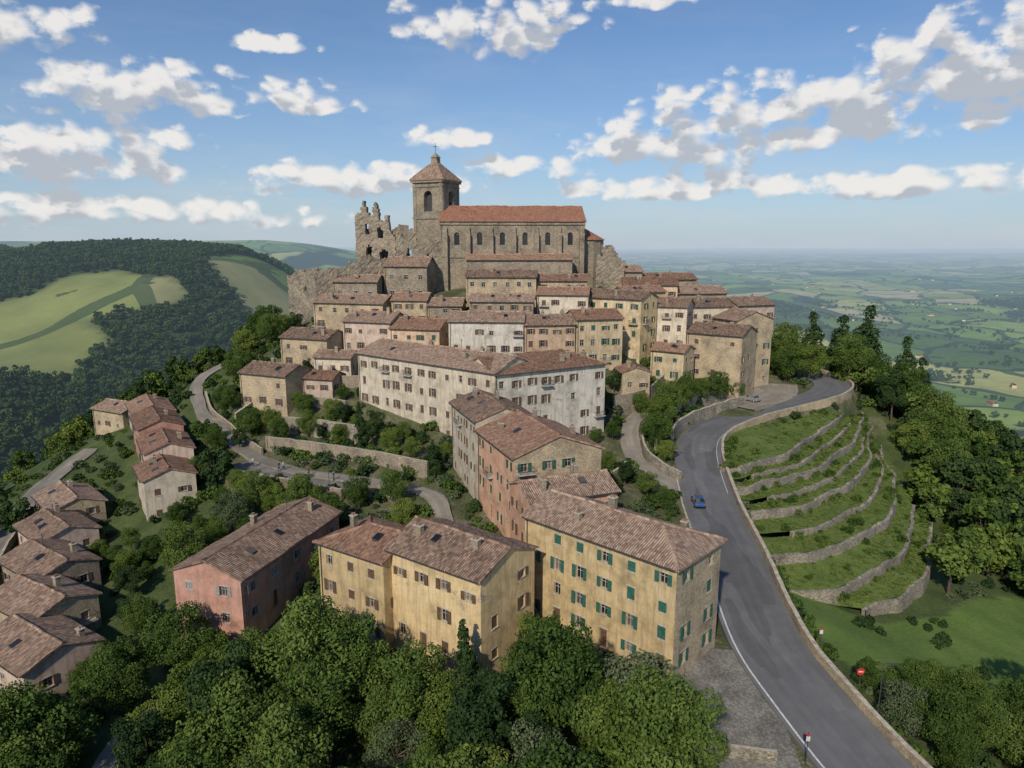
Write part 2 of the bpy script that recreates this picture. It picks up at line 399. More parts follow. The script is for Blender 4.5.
FOOT = []
def roof(R, P, ze, pitch, oh=.45, ohg=.3, hip0=False, hip1=False, th=.2):
    P0, P1, P2, P3 = P
    L = math.hypot(P1[0] - P0[0], P1[1] - P0[1]); D = math.hypot(P3[0] - P0[0], P3[1] - P0[1])
    d = ((P1[0] - P0[0]) / L, (P1[1] - P0[1]) / L); q = ((P3[0] - P0[0]) / D, (P3[1] - P0[1]) / D)
    def w(a, b, z): return (P0[0] + d[0] * a + q[0] * b, P0[1] + d[1] * a + q[1] * b, z)
    g0 = oh if hip0 else ohg; g1 = oh if hip1 else ohg
    ez = ze - pitch * oh; rz = ze + pitch * D / 2
    r0 = D / 2 if hip0 else -g0; r1 = L - D / 2 if hip1 else L + g1
    if r0 > r1: r0 = r1 = (r0 + r1) / 2
    uo = random.uniform(0, 50)
    def patch(c, sides):
        c = [Vector(w(*p)) for p in c]
        e = (c[1] - c[0]); el = e.length; e.normalize()
        nrm = e.cross((c[3] - c[0]) if (c[3] - c[0]).length > .01 else (c[2] - c[0])).normalized()
        sl = nrm.cross(e)
        nu = max(2, int(el / .9)); nv = max(2, int((c[3] - c[0]).length / .9))
        G = []
        for j in range(nv + 1):
            row = []
            for i in range(nu + 1):
                s, t = i / nu, j / nv
                p = c[0] * (1 - s) * (1 - t) + c[1] * s * (1 - t) + c[2] * s * t + c[3] * (1 - s) * t
                row.append(p)
            G.append(row)
        def up(p):
            nz = float(fbm(p.x * .45, p.y * .45, 5, 2)) - .5
            return (p.x, p.y, p.z + th + nz * .3)
        def uvp(p): return ((p - c[0]).dot(e) + uo, (p - c[0]).dot(sl))
        for j in range(nv):
            for i in range(nu):
                pp = [G[j][i], G[j][i + 1], G[j + 1][i + 1], G[j + 1][i]]
                R.face([up(p) for p in pp], 0, [uvp(p) for p in pp])
        R.face([tuple(c[0]), tuple(c[3]), tuple(c[2]), tuple(c[1])], 1)
        def strip(ln):
            for a, b in zip(ln[:-1], ln[1:]):
                R.face([tuple(a), tuple(b), up(b), up(a)], 0, [uvp(a), uvp(b), uvp(b), uvp(a)])
        strip(G[0])
        if sides:
            strip([r[-1] for r in G]); strip([r[0] for r in G][::-1])
    patch([(-g0, -oh, ez), (L + g1, -oh, ez), (r1, D / 2, rz), (r0, D / 2, rz)], True)
    patch([(L + g1, D + oh, ez), (-g0, D + oh, ez), (r0, D / 2, rz), (r1, D / 2, rz)], True)
    if hip1: patch([(L + g1, -oh, ez), (L + g1, D + oh, ez), (r1, D / 2, rz), (r1, D / 2, rz)], False)
    if hip0: patch([(-g0, D + oh, ez), (-g0, -oh, ez), (r0, D / 2, rz), (r0, D / 2, rz)], False)
    def line(a, b):
        a = Vector(w(*a)); b = Vector(w(*b)); ln = (b - a).length
        if ln < .5: return
        k = int(ln / .5); dd = (b - a) / k; s = Vector((dd.y, -dd.x, 0)).normalized() * .16
        for i in range(k):
            p = a + dd * i; r_ = a + dd * (i + 1.02)
            z0 = th + (float(fbm(p.x * .45, p.y * .45, 5, 2)) - .5) * .3 + random.uniform(-.015, .02)
            up = Vector((0, 0, z0)); pk = Vector((0, 0, z0 + .13)); dn = Vector((0, 0, z0 - .06))
            uvx = [(random.random() * 40, random.random() * 40)] * 4
            R.face([tuple(p + s + dn), tuple(r_ + s + dn), tuple(r_ + s * .5 + pk), tuple(p + s * .5 + pk)], 0, uvx)
            R.face([tuple(p + s * .5 + pk), tuple(r_ + s * .5 + pk), tuple(r_ - s * .5 + pk), tuple(p - s * .5 + pk)], 0, uvx)
            R.face([tuple(p - s * .5 + pk), tuple(r_ - s * .5 + pk), tuple(r_ - s + dn), tuple(p - s + dn)], 0, uvx)
    line((r0, D / 2, rz), (r1, D / 2, rz))
    if hip1: line((L + g1, -oh, ez), (r1, D / 2, rz)); line((L + g1, D + oh, ez), (r1, D / 2, rz))
    if hip0: line((-g0, -oh, ez), (r0, D / 2, rz)); line((-g0, D + oh, ez), (r0, D / 2, rz))
    return w, L, D, (lambda b: ze + pitch * min(b, D - b))

def house(name, A, B, depth, zb, ze, st=3, nf=4, ns=2, wall='cream', side=None, rf='tile', hip=(0, 0), axis=0, pitch=.36,
          shut='green', chim=2, parent=None, low=7, door=True, arch=False, opens=None, noroof=False, **kw):
    e = parent or empty(name)
    L = math.hypot(B[0] - A[0], B[1] - A[1]); d = ((B[0] - A[0]) / L, (B[1] - A[1]) / L); q = (-d[1], d[0])
    C = (B[0] + q[0] * depth, B[1] + q[1] * depth); Dd = (A[0] + q[0] * depth, A[1] + q[1] * depth)
    FOOT.append((A, d, L, q, depth))
    W = MB(); G = MB(); S = MB(); R = MB(); T = MB()
    cs = [A, B, C, Dd]
    for i in range(4):
        k = nf if i % 2 == 0 else ns
        if i == 2: k = nf
        facade(W, G, S, cs[i], cs[(i + 1) % 4], zb - low, zb, ze, k, st, wmi=(1 if (i == 1 and side) else 0), shut=bool(shut), door=door and i == 0,
               arch=arch, opens=(opens if i == 0 else ([] if opens is not None else None)), **kw)
    rc = cs if axis == 0 else [B, C, Dd, A]
    if not noroof:
        w, L2, D2, zp = roof(R, rc, ze, pitch, hip0=bool(hip[0]), hip1=bool(hip[1]))
        pk = ze + pitch * D2 / 2
        for hi, a in ((hip[0], 0), (hip[1], L2)):
            if not hi:
                t = [w(a, 0, ze), w(a, D2, ze), w(a, D2 / 2, pk)]
                if a == 0: t = t[::-1]
                W.face(t, 1 if (side and a > 0) else 0, [(0, ze), (D2, ze), (D2 / 2, pk)] if a else [(D2 / 2, pk), (D2, ze), (0, ze)])
        for s_ in (0, 1):
            p = rc[0] if s_ == 0 else rc[2]; p2 = rc[1] if s_ == 0 else rc[3]
            l = math.hypot(p2[0] - p[0], p2[1] - p[1]); dd = ((p2[0] - p[0]) / l, (p2[1] - p[1]) / l)
            fbox(T, frame_fn(p, dd, (dd[1], -dd[0])), 0, l, ze - .28, ze - .1, .002, .16, 0)
            fp = frame_fn(p, dd, (dd[1], -dd[0]))
            fbox(T, fp, .35, .45, zb, ze - .3, .02, .11, 3)
            fbox(T, fp, -.02, l + .02, ze - .16, ze - .06, .46, .58, 3)
        for c in range(chim):
            a = random.uniform(.12, .88) * L2; b = random.choice([random.uniform(.15, .4), random.uniform(.6, .85)]) * D2
            z = zp(b); rot = math.atan2(d[1], d[0]); hx = random.uniform(.28, .5); hh = random.uniform(.9, 1.5)
            c0 = w(a, b, 0)[:2]
            abox(T, c0, hx, .3, z - .3, z + hh, 1, rot)
            abox(T, c0, hx + .08, .38, z + hh, z + hh + .1, 0, rot)
            abox(T, c0, hx * .5, .2, z + hh + .1, z + hh + .35, 2, rot)
        if chim and random.random() < .7:
            a = random.uniform(.2, .8) * L2; c0 = w(a, D2 * .5, 0)[:2]
            abox(T, c0, .03, .03, pk, pk + 2.2, 3); abox(T, c0, .5, .02, pk + 2.0, pk + 2.04, 3, random.random() * 3); abox(T, c0, .3, .02, pk + 1.7, pk + 1.74, 3, random.random() * 3)
        for _ in range(2):
            if chim and random.random() < .5:
                a = random.uniform(.2, .8) * L2; b = random.uniform(.2, .32) * D2
                p = [w(a - .4, b - .5, zp(b - .5) + .42), w(a + .4, b - .5, zp(b - .5) + .42), w(a + .4, b + .5, zp(b + .5) + .42), w(a - .4, b + .5, zp(b + .5) + .42)]
                T.face(p, 4)
                for i in range(4):
                    x, y = p[i], p[(i + 1) % 4]
                    T.face([(x[0], x[1], x[2] - .4), (y[0], y[1], y[2] - .4), y, x], 3)
    W.build('walls', [wall, side or wall], e)
    G.build('windows_doors_balconies', ['glass', 'frame', 'brown', 'metal'], e)
    if shut: S.build('shutters', [shut], e)
    R.build('roof', [rf, 'wood'], e)
    T.build('chimneys_and_gutters', ['trim', 'stone', rf, 'metal', 'glass'], e)
    return e

# ------------------------------------------------------------------ paths
def spline(pts, step=1.5):
    P = [Vector(p) for p in pts]; out = []
    for i in range(len(P) - 1):
        p0 = P[max(i - 1, 0)]; p1 = P[i]; p2 = P[i + 1]; p3 = P[min(i + 2, len(P) - 1)]
        k = max(2, int((p2 - p1).length / step))
        for j in range(k):
            t = j / k
            out.append(.5 * ((2 * p1) + (-p0 + p2) * t + (2 * p0 - 5 * p1 + 4 * p2 - p3) * t * t + (-p0 + 3 * p1 - 3 * p2 + p3) * t ** 3))
    out.append(P[-1]); return out

def rights(S):
    r = []
    for i in range(len(S)):
        t = S[min(i + 1, len(S) - 1)] - S[max(i - 1, 0)]
        r.append(Vector((t.y, -t.x, 0)).normalized())
    return r

def ribbon(name, S, o0, o1, mat, dz=0.0, skirt=1.2, parent=None, jit=0.0):
    R_ = rights(S); mb = MB(); v = 0
    for i in range(len(S) - 1):
        l = (S[i + 1] - S[i]).length
        def e(k, o):
            return S[k] + R_[k] * (o + jit * (float(vnoise(k * .37 + o, 1.3, 4)) - .5))
        a0, a1 = e(i, o0), e(i, o1); b0, b1 = e(i + 1, o0), e(i + 1, o1)
        Z = Vector((0, 0, dz)); K = Vector((0, 0, -skirt))
        mb.face([a0 + Z, a1 + Z, b1 + Z, b0 + Z], 0, [(o0, v), (o1, v), (o1, v + l), (o0, v + l)])
        if skirt > 0:
            mb.face([a0 + K, a0 + Z, b0 + Z, b0 + K], 0); mb.face([a1 + Z, a1 + K, b1 + K, b1 + Z], 0)
        v += l
    return mb.build(name, [mat], parent)

def wall_path(name, S, off, th, ztop, zdrop, mat='drystone', cap=True, jit=.06):
    R_ = rights(S); mb = MB(); u = 0
    for i in range(len(S) - 1):
        l = (S[i + 1] - S[i]).length
        def pr(k):
            s = S[k]; r = R_[k]
            j = (float(vnoise(s.x * .9, s.y * .9, 3)) - .5) * 2 * jit
            j2 = (float(vnoise(s.x * .7, s.y * .7, 13)) - .5) * jit * 2
            zt = s.z + ztop + j
            return s + r * (off + j2), s + r * (off + th + j2), zt, s.z - zdrop
        a, b, zt, zb = pr(i); a2, b2, zt2, zb2 = pr(i + 1)
        f = lambda p, z: (p.x, p.y, z)
        mb.face([f(a, zb), f(a, zt), f(a2, zt2), f(a2, zb2)], 0, [(u, zb), (u, zt), (u + l, zt2), (u + l, zb2)])
        mb.face([f(b, zb), f(b2, zb2), f(b2, zt2), f(b, zt)], 0, [(u, zb), (u + l, zb2), (u + l, zt2), (u, zt)])
        mb.face([f(a, zt), f(b, zt), f(b2, zt2), f(a2, zt2)], 1)
        u += l
    for k in (0, len(S) - 1):
        a, b, zt, zb = S[k] + R_[k] * off, S[k] + R_[k] * (off + th), S[k].z + ztop, S[k].z - zdrop
        mb.face([(a.x, a.y, zb), (b.x, b.y, zb), (b.x, b.y, zt), (a.x, a.y, zt)], 0)
    return mb.build(name, [mat, 'cap' if cap else mat])

ROAD = spline([(40, 20, -46.5), (33.5, 42, -45), (30.5, 52.8, -44.3), (28.7, 60.6, -43.3), (27.8, 68.4, -42.8), (28.3, 77.7, -42), (29.7, 89.7, -41), (31.3, 106, -40),
               (34.6, 126, -37.9), (40, 138, -37), (51, 147.5, -36), (62, 154, -35.3), (73, 161, -34.5), (79, 170, -33.8), (77, 181, -33), (68, 190, -32)])
LANE_W = spline([(-72, 185, -29), (-76, 168, -32), (-69, 151, -35.5), (-60, 140, -37.5), (-50, 128, -38.8), (-38, 118, -39), (-24, 112, -38.7), (-13, 106, -38.8), (-9.5, 95, -39.7), (-6.5, 86, -41), (-2.5, 80, -42)])
LANE_E = spline([(30, 108, -39.9), (24.5, 117, -39), (22.5, 126, -38), (25, 140, -35.4), (33, 152, -33.8)])
PIAZZA = spline([(-50, 122, -39.2), (-44, 119.0, -39.1), (-34, 114.5, -39.0), (-24, 110.5, -39.0)])
LOWROAD = spline([(-62, 60, -52), (-72, 80, -50.8), (-84, 104, -49.5), (-93, 130, -47.4), (-95, 152, -45)])
YARD = spline([(21.5, 69, -42.87), (20, 60, -43.42), (19, 48, -44.8)])
SQUARE = spline([(50, 153, -35.4), (62, 163, -34.9), (66, 172, -34)])
LOWPATH = spline([(-30, 46, -48.5), (-36, 52, -48), (-38, 60, -47.5), (-35, 67, -46.8)])
CARVE = [(ROAD, 4.3, 2.2), (LANE_W, 1.4, 3), (LANE_E, 1.8, 3), (PIAZZA, 2.4, 3), (LOWROAD, 1.7, 4), (YARD, 5.6, 2.5), (SQUARE, 5, 3), (LOWPATH, 1.5, 3)]

# ------------------------------------------------------------------ terrain
CP = [(0, 30, -49), (35, 20, -48), (-40, 40, -52), (-85, 45, -60), (-130, 60, -76), (-40, -20, -60), (40, -20, -58), (0, 45, -48.5), (0, 58, -46), (9, 58, -45), (-30, 62, -47.5), (-60, 62, -52.5), (-60, 78, -51),
      (-100, 80, -60), (-160, 100, -85), (5, 76, -43.2), (16, 61, -43.8), (-13, 69, -44.8), (-35, 85, -45), (-48, 95, -46), (-20, 95, -42), (0, 95, -40), (15, 100, -40), (24, 90, -41.4),
      (-37, 118, -39.6), (-50, 125, -39.5), (-75, 120, -47), (-70, 97, -50.2), (-8, 110, -38.5), (-4, 119, -37.4), (-30, 134, -36), (16, 125, -38), (-50, 142, -37), (-72, 140, -40.5), (-100, 150, -48), (-140, 150, -66), (-200, 160, -98),
      (-62, 165, -28), (-88, 180, -38), (-130, 200, -60), (-200, 250, -105), (0, 145, -29), (25, 145, -33), (40, 155, -33.5), (55, 165, -34), (88, 168, -38),
      (0, 170, -20), (-30, 165, -24), (30, 172, -24), (48, 182, -26), (66, 190, -31), (0, 190, -10.5), (-30, 188, -12.5), (25, 192, -12.5), (-50, 185, -17),
      (0, 222, -20), (0, 265, -70), (60, 235, -52), (-60, 230, -45), (100, 222, -62), (0, 340, -140), (110, 165, -50), (130, 150, -62), (160, 150, -80), (210, 170, -112),
      (46, 134, -41.5), (53, 129, -43), (66, 147, -41), (80, 163, -41), (52, 121, -45), (67, 136, -44.5), (51, 112, -47.5), (64, 125, -47.5), (76, 142, -47.5), (49, 101, -50), (60, 109, -50.5), (72, 128, -50.5), (50, 95, -52), (60, 101, -53),
      (39, 96, -48), (38, 108, -44), (64, 99, -54.5), (75, 114, -55.5), (85, 135, -54), (90, 110, -61), (42, 85, -49), (40, 66, -49.5), (50, 75, -52), (60, 55, -55), (42, 40, -50), (60, 35, -56), (90, 60, -64), (88, 85, -61), (130, 80, -82), (130, 110, -80), (190, 100, -112)]
CPa = np.array(CP, float)
def _solve():
    X = CPa[:, :2]; n = len(X)
    D = np.hypot(X[:, None, 0] - X[None, :, 0], X[:, None, 1] - X[None, :, 1])
    A = np.zeros((n + 3, n + 3)); A[:n, :n] = -D - np.eye(n) * 0.3
    A[:n, n] = 1; A[:n, n + 1:] = X; A[n, :n] = 1; A[n + 1:, :n] = X.T
    b = np.zeros(n + 3); b[:n] = CPa[:, 2]
    return np.linalg.solve(A, b)
WT = _solve()
def rbf(x, y):
    out = np.empty(x.shape)
    n = len(CPa)
    for i in range(0, len(x), 20000):
        xs = x[i:i + 20000]; ys = y[i:i + 20000]
        D = np.hypot(xs[:, None] - CPa[None, :, 0], ys[:, None] - CPa[None, :, 1])
        out[i:i + 20000] = -D @ WT[:n] + WT[n] + WT[n + 1] * xs + WT[n + 2] * ys
    return out
def far(x, y):
    lm = sstep(-60, -430, x)
    z = -235 + 50 * lm + 45 * (fbm(x / 700, y / 700, 11) - .5)
    z = z + 176 * np.exp(-((y - 1080 + .2 * (x + 600)) / 400) ** 2) * lm * (0.84 + .3 * fbm(x / 260, y / 400, 4))
    z = z + 80 * np.exp(-((x + 560) / 260) ** 2 - ((y - 430) / 170) ** 2)
    z = z + 215 * np.exp(-((y - 4200) / 1100) ** 2) * sstep(-100, -1500, x) * (.75 + .5 * fbm(x / 1500, y / 1500, 9))
    r = np.hypot(x, y)
    z = z + 55 * (fbm(x / 420, y / 420, 19) - .5) * sstep(500, 1200, r) * sstep(-100, 200, x)
    z = z + 130 * sstep(5000, 16000, r) * (fbm(x / 2600, y / 2600, 21))
    return z
def height(x, y, carve=True):
    x = np.asarray(x, float).ravel(); y = np.asarray(y, float).ravel()
    r = np.hypot(x, y - 125)
    z = far(x, y)
    m = r < 400
    w = 1 - sstep(190, 390, r[m])
    h = np.clip(rbf(x[m], y[m]), -190, 0) + .9 * (fbm(x[m] / 7, y[m] / 7, 2) - .5)
    z[m] = h * w + z[m] * (1 - w)
    if carve:
        for S, hw, bl in CARVE:
            sa = np.array([tuple(p) for p in S])
            bb = (x > sa[:, 0].min() - hw - bl - 1) & (x < sa[:, 0].max() + hw + bl + 1) & (y > sa[:, 1].min() - hw - bl - 1) & (y < sa[:, 1].max() + hw + bl + 1)
            idx = np.nonzero(bb)[0]
            for i in range(0, len(idx), 20000):
                k = idx[i:i + 20000]
                D = np.hypot(x[k][:, None] - sa[None, :, 0], y[k][:, None] - sa[None, :, 1])
                j = D.argmin(1); dm = D[np.arange(len(k)), j]
                t = sstep(hw + .5, hw + .5 + bl, dm)
                z[k] = t * z[k] + (1 - t) * (sa[j, 2] - .35)
    return z

def pip(x, y, poly):
    ins = np.zeros(x.shape, bool); n = len(poly)
    for i in range(n):
        x1, y1 = poly[i]; x2, y2 = poly[(i + 1) % n]
        if y1 == y2: continue
        c = ((y1 > y) != (y2 > y)) & (x < (x2 - x1) * (y - y1) / (y2 - y1) + x1)
        ins ^= c
    return ins
VILL = [(-26, 66), (-3, 60), (12, 57.5), (18, 45), (30, 30), (38, 30), (37, 90), (38, 118), (46, 130), (66, 143), (88, 160), (84, 190), (60, 206), (0, 216), (-40, 206), (-66, 190), (-66, 160), (-56, 134), (-62, 124), (-40, 108), (-22, 96), (-24, 74)]
TERR = [(36, 119), (39, 91), (53, 91), (65, 97), (75, 112), (82, 135), (90, 165), (70, 152)]
MEAD = [(38, 93), (38, 76), (52, 70), (78, 74), (106, 84), (104, 102), (88, 112), (76, 106), (65, 97), (53, 91)]

def forestmask(x, y):
    f = fbm(x / 330, y / 330, 31, 4)
    lm = sstep(-60, -300, x) * sstep(300, 500, np.hypot(x, y)) * (1 - sstep(2200, 3000, y))
    hi = np.exp(-((y - 1130 + .2 * (x + 600)) / 330) ** 2)
    thr = .71 - lm * (.165 + .2 * hi)
    return sstep(thr - .01, thr + .02, f)

def build_terrain():
    nx, ny = 620, 640
    ux = np.linspace(-7.3, 7.3, nx); xs = 42 * np.sinh(ux) + 5
    uy = np.linspace(-4.4, 7.3, ny); ys = 105 + 42 * np.sinh(uy)
    X, Y = np.meshgrid(xs, ys); x = X.ravel(); y = Y.ravel()
    z = height(x, y)
    me = bpy.data.meshes.new('terrain')
    co = np.stack([x, y, z], 1).astype(np.float32)
    me.vertices.add(nx * ny); me.vertices.foreach_set('co', co.ravel())
    i = np.arange(nx * ny).reshape(ny, nx)
    f = np.stack([i[:-1, :-1], i[:-1, 1:], i[1:, 1:], i[1:, :-1]], -1).reshape(-1, 4)
    me.loops.add(f.size); me.loops.foreach_set('vertex_index', f.ravel().astype(np.int32))
    me.polygons.add(len(f)); me.polygons.foreach_set('loop_start', np.arange(0, f.size, 4, dtype=np.int32))
    me.polygons.foreach_set('use_smooth', np.ones(len(f), bool))
    me.update(calc_edges=True)
    r = np.hypot(x, y - 125)
    lft = sstep(-60, -300, x) * (1 - sstep(2200, 3000, y))
    for nm, v in (('forest', forestmask(x, y)), ('near', 1 - sstep(210, 330, r)), ('meadow', pip(x, y, MEAD).astype(float)), ('vill', pip(x, y, VILL).astype(float)), ('west', lft)):
        a = me.attributes.new(nm, 'FLOAT', 'POINT'); a.data.foreach_set('value', v.astype(np.float32))
    m, nt, out = new_mat('terrain_ground')
    pos = nd(nt, 'ShaderNodeNewGeometry').outputs['Position']
    flat = nd(nt, 'ShaderNodeVectorMath', {0: pos, 1: (1, 1, 0)}, operation='MULTIPLY').outputs[0]
    nw = nd(nt, 'ShaderNodeTexNoise', {'Vector': flat, 'Scale': 0.003, 'Detail': 2.0}).outputs['Color']
    wv = nd(nt, 'ShaderNodeVectorMath', {0: nw, 'Scale': 160.0}, operation='SCALE').outputs[0]
    fp = nd(nt, 'ShaderNodeVectorMath', {0: flat, 1: wv}, operation='ADD').outputs[0]
    fp = nd(nt, 'ShaderNodeMapping', {'Vector': fp, 'Rotation': (0, 0, .5), 'Scale': (1 / 210.0, 1 / 300.0, 1)}).outputs[0]
    vo = nd(nt, 'ShaderNodeTexVoronoi', {'Vector': fp, 'Scale': 1.0, 'Randomness': .8}, feature='F1', voronoi_dimensions='2D')
    ve = nd(nt, 'ShaderNodeTexVoronoi', {'Vector': fp, 'Scale': 1.0, 'Randomness': .8}, feature='DISTANCE_TO_EDGE', voronoi_dimensions='2D')
    rv = nd(nt, 'ShaderNodeSeparateColor', {0: vo.outputs['Color']}).outputs[0]
    fc = RAMP(nt, rv, [(0.0, (0.15, 0.24, 0.045)), (0.2, (0.27, 0.37, 0.07)), (0.36, (0.09, 0.16, 0.035)), (0.5, (0.44, 0.44, 0.14)), (0.62, (0.19, 0.31, 0.055)), (0.74, (0.50, 0.44, 0.22)), (0.84, (0.32, 0.40, 0.09)), (.93, (0.07, .12, .035))], 'CONSTANT')
    nf = nd(nt, 'ShaderNodeTexNoise', {'Vector': flat, 'Scale': 0.012, 'Detail': 7.0, 'Roughness': 0.65}).outputs[0]
    fc = MIX(nt, 1.0, fc, RAMP(nt, nf, [(0.3, (0.65, 0.65, 0.65)), (0.7, (1.25, 1.25, 1.2))]), 'MULTIPLY')
    hed = M(nt, 'LESS_THAN', ve.outputs['Distance'], M(nt, 'MULTIPLY', nf, 0.085))
    fc = MIX(nt, M(nt, 'MULTIPLY', hed, .85), fc, (0.03, 0.055, 0.02))
    nc = nd(nt, 'ShaderNodeTexNoise', {'Vector': flat, 'Scale': 0.006, 'Detail': 8.0, 'Roughness': 0.68}).outputs[0]
    wd = M(nt, 'MULTIPLY', M(nt, 'SUBTRACT', nc, 0.575, clamp=True), 40.0, clamp=True)
    fc = MIX(nt, wd, fc, (0.028, 0.052, 0.02))
    fc = MIX(nt, M(nt, 'MULTIPLY', nd(nt, 'ShaderNodeAttribute', attribute_name='west').outputs['Fac'], .55), fc, (0.085, 0.13, 0.045))
    nb = nd(nt, 'ShaderNodeTexNoise', {'Vector': flat, 'Scale': 0.12, 'Detail': 4.0, 'Roughness': 0.7}).outputs[0]
    fo = RAMP(nt, nb, [(0.35, (0.016, 0.034, 0.014)), (0.65, (0.05, 0.08, 0.027))])
    fa = nd(nt, 'ShaderNodeAttribute', attribute_name='forest').outputs['Fac']
    c = MIX(nt, fa, fc, fo)
    n1 = nd(nt, 'ShaderNodeTexNoise', {'Vector': pos, 'Scale': 0.22, 'Detail': 6.0, 'Roughness': 0.7}).outputs[0]
    n2 = nd(nt, 'ShaderNodeTexNoise', {'Vector': pos, 'Scale': 3.0, 'Detail': 3.0}).outputs[0]
    nm = M(nt, 'ADD', M(nt, 'MULTIPLY', n1, .62), M(nt, 'MULTIPLY', n2, .38))
    nr = RAMP(nt, nm, [(0.32, (0.035, 0.05, 0.018)), (0.5, (0.07, 0.10, 0.03)), (0.68, (0.13, 0.145, 0.055))])
    c = MIX(nt, nd(nt, 'ShaderNodeAttribute', attribute_name='near').outputs['Fac'], c, nr)
    mc = RAMP(nt, nm, [(0.3, (0.075, 0.125, 0.028)), (0.5, (0.12, 0.19, 0.04)), (0.7, (0.17, 0.225, 0.06))])
    c = MIX(nt, nd(nt, 'ShaderNodeAttribute', attribute_name='meadow').outputs['Fac'], c, mc)
    vc = RAMP(nt, nm, [(0.40, (0.055, 0.075, 0.028)), (0.52, (0.11, 0.115, 0.055)), (0.64, (0.25, 0.215, 0.16))])
    c = MIX(nt, nd(nt, 'ShaderNodeAttribute', attribute_name='vill').outputs['Fac'], c, vc)
    finish(nt, out, c, 0.95, n2, 0.3, 0.6, painted_haze=True)
    me.materials.append(m)
    o = bpy.data.objects.new('terrain', me); COL.objects.link(o)
build_terrain()

# ------------------------------------------------------------------ roads
ribbon('asphalt_road', ROAD, -4.0, 4.3, 'asphalt')
ie = [i for i, p in enumerate(ROAD) if p.y > 86][0]
ribbon('road_edge_line', ROAD[:ie], -3.6, -3.4, 'whitepaint', dz=.006, skirt=0)
ribbon('road_edge_line', ROAD[ie + 14:ie + 60], 3.5, 3.6, 'whitepaint', dz=.006, skirt=0)
ribbon('village_lane', LANE_W, -1.4, 1.4, 'lane', dz=.02, jit=.5)
ribbon('village_lane', LANE_E, -1.8, 1.8, 'lane', dz=-.05, jit=.5)
ribbon('piazza', PIAZZA, -2.4, 2.4, 'cobble', dz=-.02, jit=.8)
ribbon('valley_lane', LOWROAD, -1.7, 1.7, 'lane', jit=.5)
ribbon('cobbled_yard', YARD, -5.6, 5.6, 'cobble', dz=-.06)
ribbon('upper_square', SQUARE, -5, 5, 'lane', dz=-.03)
ribbon('garden_path', LOWPATH, -1.4, 1.4, 'dirt', jit=.4)
wall_path('road_parapet_wall', ROAD[6:-8], 4.35, .5, .95, 4.5, 'tan')
wall_path('road_kerb', ROAD[40:62], -4.3, .28, .14, .5, 'cap')
i0 = [i for i, p in enumerate(ROAD) if p.y > 128][0]; i1 = [i for i, p in enumerate(ROAD) if p.x > 56][0]
wall_path('garden_retaining_wall', ROAD[i0:i1], -5.2, .6, 2.4, 1.5, 'drystone', jit=.2)
wall_path('garden_retaining_wall', ROAD[i0 + 1:i1 - 1], -9.5, .6, 4.4, 1.5, 'drystone', jit=.2)
for nm, pts, tp_, mt in [('garden_wall', [(-47, 130, -37.2), (-36, 125, -37), (-24, 119, -36.8), (-14, 113, -36.8)], 1.2, 'stone'),
                     ('garden_wall', [(-46, 137, -35), (-38, 133, -34.6), (-28, 128, -34.6)], 1.2, 'drystone'),
                     ('garden_wall', [(-43, 146, -33), (-38, 143.5, -32.8), (-34, 141, -32.8)], 1.3, 'drystone'),
                     ('garden_wall', [(-60, 158, -32), (-56, 150, -34), (-58, 143, -36)], 1.3, 'drystone'),
                     ('garden_wall', [(-44, 154, -29.8), (-36, 150.5, -29.6), (-30, 151, -29.4)], 1.6, 'stone'),
                     ('garden_wall', [(21, 143, -33), (28, 147, -32.6), (34, 156, -31)], 2.2, 'drystone'),
                     ('garden_wall', [(27, 128, -37.4), (30, 137, -35.6), (36, 146, -33.8)], 1.4, 'drystone'),
                     ('garden_wall', [(8, 108, -39.4), (16, 112, -38.8), (20, 118, -38.6)], 1.4, 'stone'),
                     ('garden_wall', [(-22, 108, -40.5), (-15, 102, -41), (-12.5, 94, -41.5)], 1.4, 'stone'),
                     ('garden_wall', [(-50, 117.5, -40.4), (-38, 112, -40.2), (-27, 106.5, -40.2)], 2.0, 'stone'),
                     ('yard_wall', [(13.5, 57, -44.3), (15.5, 50, -45), (18, 45, -45.5)], 1.1, 'drystone')]:
    wall_path(nm, spline([Vector(p) for p in pts]), 0, .5, tp_, 3, mt, jit=.12)
wall_path('yard_wall', spline([(15, 55.5, -44.2), (20, 54, -43.9), (23, 53.5, -43.9)]), 0, .4, .9, 1, 'drystone')
wall_path('yard_wall', spline([(16, 50.5, -44.7), (20, 49.5, -44.5), (23.5, 49.0, -44.4)]), 0, .4, 1.0, 1, 'drystone')
wall_path('lane_wall', LANE_W[18:44], -2.1, .4, 1.0, 2.5, 'stone', jit=.12)
wall_path('lane_wall', LANE_E[4:18], 2.0, .4, 1.6, 2.5, 'drystone', jit=.12)
wall_path('lane_wall', LOWROAD[4:44], 2.0, .4, .9, 2.5, 'drystone', jit=.12)
sp_ = MB()
for k in range(7): abox(sp_, (15.6 + k * .02, 54.6 - k * .38), 1.1, .2, -45.6, -44.0 - k * .17, 0, .1)
sp_.build('stone_steps', ['cap'])

